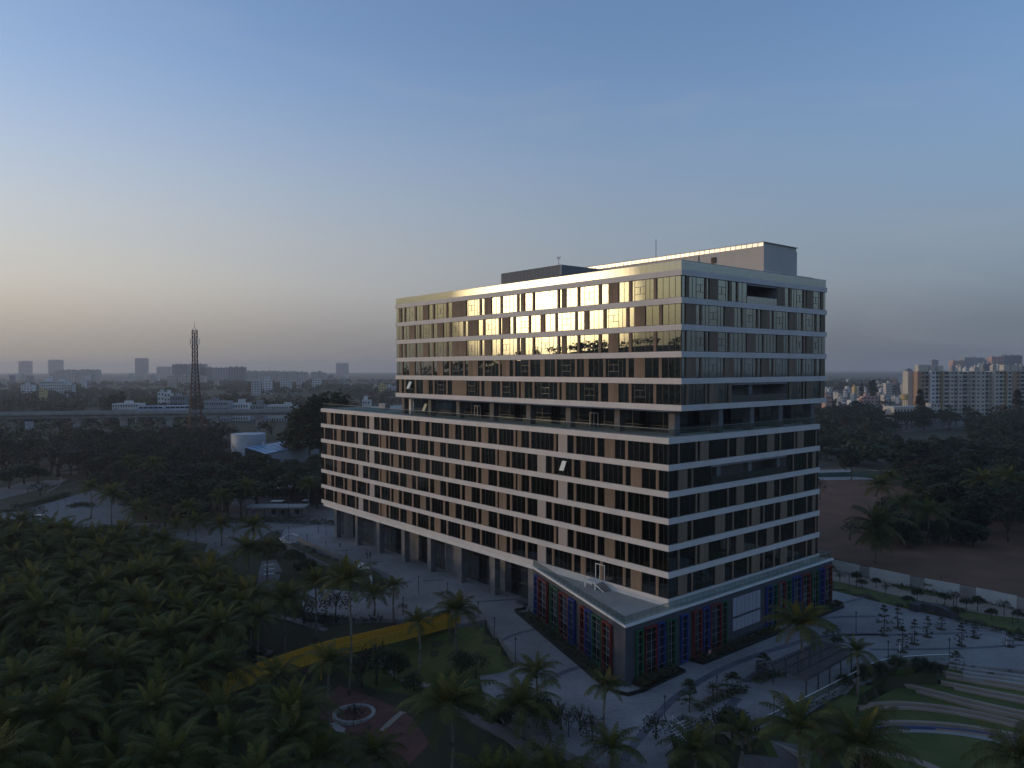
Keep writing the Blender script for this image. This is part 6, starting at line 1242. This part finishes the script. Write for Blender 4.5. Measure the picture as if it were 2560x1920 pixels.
for x0, x1, yt_, D, m, lb in ((628, 648, 952, 1300, 'bwhite', 'white stepped villa at the middle distance'), (655, 677, 951, 1350, 'bwhite', 'low white house right of the stepped villa'), (700, 726, 948, 1500, 'bwhite', 'long low white roof below the even row of slabs'), (740, 752, 947, 1500, 'bwhite', 'small white house right of the long low white roof'), (780, 800, 948, 1600, 'bwhite', 'white houses strip close to the long block'), (394, 410, 980, 760, 'bwhite', 'white gabled house left of the lattice tower'), (410, 425, 983, 760, 'bwhite', 'small white house beside the gabled one'), (425, 462, 990, 720, 'bgrey', 'low grey hall left of the lattice tower'), (932, 946, 964, 1250, 'bcream', 'sunlit cream house, left of the lit pair by the long block'), (946, 966, 962, 1240, 'byellow', 'sunlit yellow cream house of the lit pair by the long block'), (966, 988, 966, 1260, 'bwhite', 'pale house right of the lit pair by the long block'), (510, 570, 1003, 640, 'bgrey', 'long low hall with a dark roof right of the lattice tower'), (575, 620, 1008, 650, 'bwhite', 'pale low sheds right of the dark roofed hall'), (625, 660, 1012, 620, 'bgrey', 'grey low shed over the viaduct parapet'), (665, 735, 1013, 640, 'bwhite', 'long pale roofed hall over the viaduct parapet'), (280, 345, 1009, 640, 'bwhite', 'long pale roofed hall behind the train'), (905, 925, 1000, 640, 'bwhite', 'pale low building behind the terrace rail')):
    block('low_building', x0, x1, yt_, D, lb, m, None, 'building', cols=max(2, int((x1 - x0) / 6)), storey=4)
fg = AT(300, 950, 1500)
# scattered white city on the skyline, left side
g2 = random.Random(21)
for i in range(70):
    px = g2.uniform(0, 860); D = g2.uniform(1700, 3600); w = g2.uniform(5, 13); yt_ = 921 + (HC - g2.uniform(9, 26)) / D * F_PX
    block('city_house', px, px + w, yt_, D, 'small hazy pale house in the city strip below the left skyline', g2.choice(('bwhite', 'bgrey', 'bcream')), 'small hazy houses of the left city strip', 'house', cols=3, top=False, z0=-3)
# right town: many small white houses
for i in range(95):
    px = g2.uniform(2062, 2285); D = g2.uniform(760, 1500) if i < 75 else g2.uniform(1500, 2600); w = g2.uniform(4, 11) * (1.15 if D < 1100 else .8); yt_ = 921 + (HC - g2.uniform(4, 12)) / D * F_PX
    block('town_house', px, px + w, yt_, D, 'small pale town house crowded among others right of the building', g2.choice(('bwhite', 'bwhite', 'bgrey', 'bcream')), 'crowded small houses of the right town', 'house', cols=3, top=i % 3 == 0, storey=3.4, rz=g2.uniform(-.3, .3), z0=-3)
for x0, x1, yt_, D, m, lb in ((2064, 2080, 989, 640, 'bpink', 'pink two storey house touching the right edge of the building'), (2158, 2196, 991, 800, 'bpink', 'long low pinkish roofed building in the right town'), (2136, 2144, 967, 1000, 'byellow', 'small orange yellow house in the right town'), (2215, 2231, 958, 1050, 'bcream', 'low cream hall before the lit hoardings'), (2260, 2282, 952, 1100, 'bwhite', 'white flats left of the apartment slab'), (2266, 2281, 923, 1700, 'bgrey', 'hazy grey tower left of the apartment slab')): block('low_building', x0, x1, yt_, D, lb, m, None, 'building', cols=4)
for x0, x1, yt_, yb_, lb in ((2231, 2242, 946, 962, 'hoarding with a dull pink panel in the right town'), (2245, 2258, 942, 957, 'hoarding with a brightly lit pale panel in the right town')):
    a, b = AT(x0, yt_, 1000), AT(x1, yb_, 1000); t = thing('hoarding', lb, 'billboard', ((a.x + b.x) / 2, 1000, -3)); w = b.x - a.x
    MB().box(-w / 2, w / 2, -.2, .2, b.z + 3, a.z + 3).build('panel', M['bpink' if 'dull' in lb else 'bwhite'], t); [MB().box(x - .3, x + .3, .2, .6, 0, b.z + 3).build('post', M['dsteel'], t) for x in (-w * .3, w * .3)]
for x0, x1, yt_, D, lb in ((2330, 2346, 900, 2400, 'hazy slim tower rising behind the apartment slab, left one'), (2382, 2412, 902, 2300, 'hazy reddish slab behind the apartment slab'), (2412, 2462, 895, 2300, 'hazy wide slab with stepped roof behind the apartment slab'), (2462, 2478, 900, 2300, 'hazy end block of the stepped slab'), (2480, 2512, 892, 2000, 'hazy reddish grey slab with a crane behind the apartments'), (2512, 2556, 889, 2000, 'hazy tall wide slab at the right edge of the skyline')): block('tower_block', x0, x1, yt_, D, lb, 'bpink' if 'reddish' in lb else 'bgrey', 'hazy towers on the right skyline', 'tower block', cols=9)
for i in range(26):
    px = g2.uniform(2345, 2560); D = g2.uniform(1150, 1700); w = g2.uniform(6, 13); yt_ = g2.uniform(908, 921); block('city_flats', px, px + w, yt_, D, 'pale block of flats showing over the roof of the apartment slab', g2.choice(('bwhite', 'bcream', 'bgrey')), 'pale flats behind the apartment slab', 'building', cols=4, z0=-3)
# water tower
q = AT(2261.5, 1000, 620); wt = thing('water_tower', 'squat ochre water tank on pillars left of the apartment slab', 'water tower', (q.x, q.y, -2)); zb_, zt_ = AT(2261.5, 999, 620).z + 2, AT(2261.5, 987, 620).z + 2
MB().lathe([(0, zb_ - .3), (2.2, zb_ - .3), (3.05, zb_ + .8), (3.1, zt_), (2.4, zt_ + .5), (0, zt_ + .9)], 24).build('bowl', M['ochre'], wt)
for i in range(6): a = i * 1.047; MB().box(-.22, .22, -.22, .22, 0, zb_).build('pillar', M['ochre'], wt, loc=(1.9 * math.cos(a), 1.9 * math.sin(a), 0), rz=a)
# apartment slab at the right: bays, windows and balconies one by one
AD = 650.0; ap = thing('apartment_slab', 'long cream apartment slab with tan bays and rows of small windows at the right', 'apartment block', (0, AD, -2)); zt = AT(2400, 928, AD).z + 2
bays = [(283, 370, 'bcream', 7, 0), (372, 512, 'borange', 0, 1), (512, 590, 'borange', 2.5, 2), (590, 675, 'bwhite', -1.5, 1), (675, 765, 'bcream', 1.5, 2), (765, 835, 'byellowb', 2.5, 1), (835, 935, 'bcream', .8, 2), (935, 1012, 'bcream', 0, 1), (1012, 1080, 'bcream', 1.6, 2), (1080, 1158, 'bcream', .3, 1), (1158, 1280, 'bcreamshade', 3, 2), (1280, 1330, 'bcreamshade', 2.2, 1), (1330, 1385, 'bcream', 1.5, 2), (1385, 1465, 'bcream', .2, 1), (1465, 1550, 'bcream', 0, 1), (1550, 1640, 'bcreamshade', 3, 2), (1640, 1690, 'bcreamshade', 2.4, 1), (1690, 1780, 'bcream', -1.2, 1), (1780, 1865, 'bcream', .8, 2), (1865, 1945, 'byellowb', 1.6, 1), (1945, 2005, 'bwhite', .5, 2), (2005, 2155, 'borange', 0, 1), (2155, 2500, 'bcreamshade', 5, 2)]
M['byellowb'] = mat('ochre_render', (.40, .29, .15), .8, .06, .1); M['bcreamshade'] = mat('shaded_cream_render', (.42, .39, .34), .8, .06, .1)  # deeper bays: the cream again, with their shade put into the colour
wmesh = MB().box(-.5, .5, -.5, .5, -.5, .5).mesh('window_unit', M['window']); wcount = 0; NS = 12; sh_ = zt / NS
for x0, x1, m, dep, nwin in bays:
    a, b = AT(2240 + x0 / 6.9125, 930, AD).x, AT(2240 + x1 / 6.9125, 930, AD).x
    w_ = MB().box(a + .02, b - .02, dep, 16, 0, zt - (0 if m != 'bcreamshade' else .4)).build('bay_wall', M[m], ap)
    if x0 == 283: continue
    for s in range(NS - 1):
        z = zt - sh_ * (s + 1) + sh_ * .18
        if nwin == 2: # balcony bay: flat panel with the recess's shade painted in, and slab edge
            if wcount < 300: put('window', wmesh, ap, ((a + b) / 2, dep, z + sh_ * .33), (0, 0, 0), ((b - a) * .72, .14, sh_ * .5)); wcount += 1
            put('balcony_slab', um.setdefault('coping', unit('coping', 'unit_slab')), ap, ((a + b) / 2, dep - .55, z - .1), (0, 0, 0), ((b - a) * .94, 1.1, .28 if wcount % 3 else .9))
        else:
            ww = min(1.9, (b - a) * .42); xx = (a + b) / 2 + ((b - a) * .18 if x0 in (372, 2005) else 0)
            if wcount < 300: put('window', wmesh, ap, (xx, dep, z + sh_ * .36), (0, 0, 0), (ww, .14, sh_ * .36)); wcount += 1
for x0, x1, y0 in ((430, 610, 912), (625, 720, 913), (770, 865, 914), (1915, 2025, 912), (2040, 2155, 912)): a, b = AT(2240 + x0 / 6.9125, y0, AD), AT(2240 + x1 / 6.9125, y0, AD); MB().box(a.x, b.x, 4, 10, zt + .02, a.z + 2).build('roof_room', M['bcream'], ap)
q = MB(); [q.box(AT(2240 + x0 / 6.9125, 924, AD).x, AT(2240 + x1 / 6.9125, 924, AD).x, -2.2, .2, zt + .3, zt + .7) for x0, x1 in ((590, 850), (1690, 1950))]; q.build('roof_pergola', M['bcream'], ap)
block('low_building', 2235, 2330, 1017, 600, 'low pale hall with a tiled edge at the foot of the apartment slab', 'bcream', cols=12, storey=6, top=False); block('low_building', 2328, 2350, 1008, 615, 'small annexe with a flat roof before the apartment slab', 'bcream', cols=3, top=False)
# ------------------------------------------------------------------ haze: one closed box of thin pale air round everything, sky outside
hz = put('haze', MB().box(-9400, 9400, -9400, 9400, -8.0, 112.0).mesh('haze', []), None); hm = bpy.data.materials.new('haze'); hm.use_nodes = True; hn = hm.node_tree; hn.nodes.clear()
ho = hn.nodes.new('ShaderNodeOutputMaterial'); hv = hn.nodes.new('ShaderNodeVolumePrincipled'); hv.inputs['Density'].default_value = 1.5e-4; hv.inputs['Color'].default_value = (.86, .86, .88, 1); hv.inputs['Anisotropy'].default_value = .25
hn.links.new(hv.outputs[0], ho.inputs['Volume']); hz.data.materials.append(hm); tag(hz, kind='stuff')
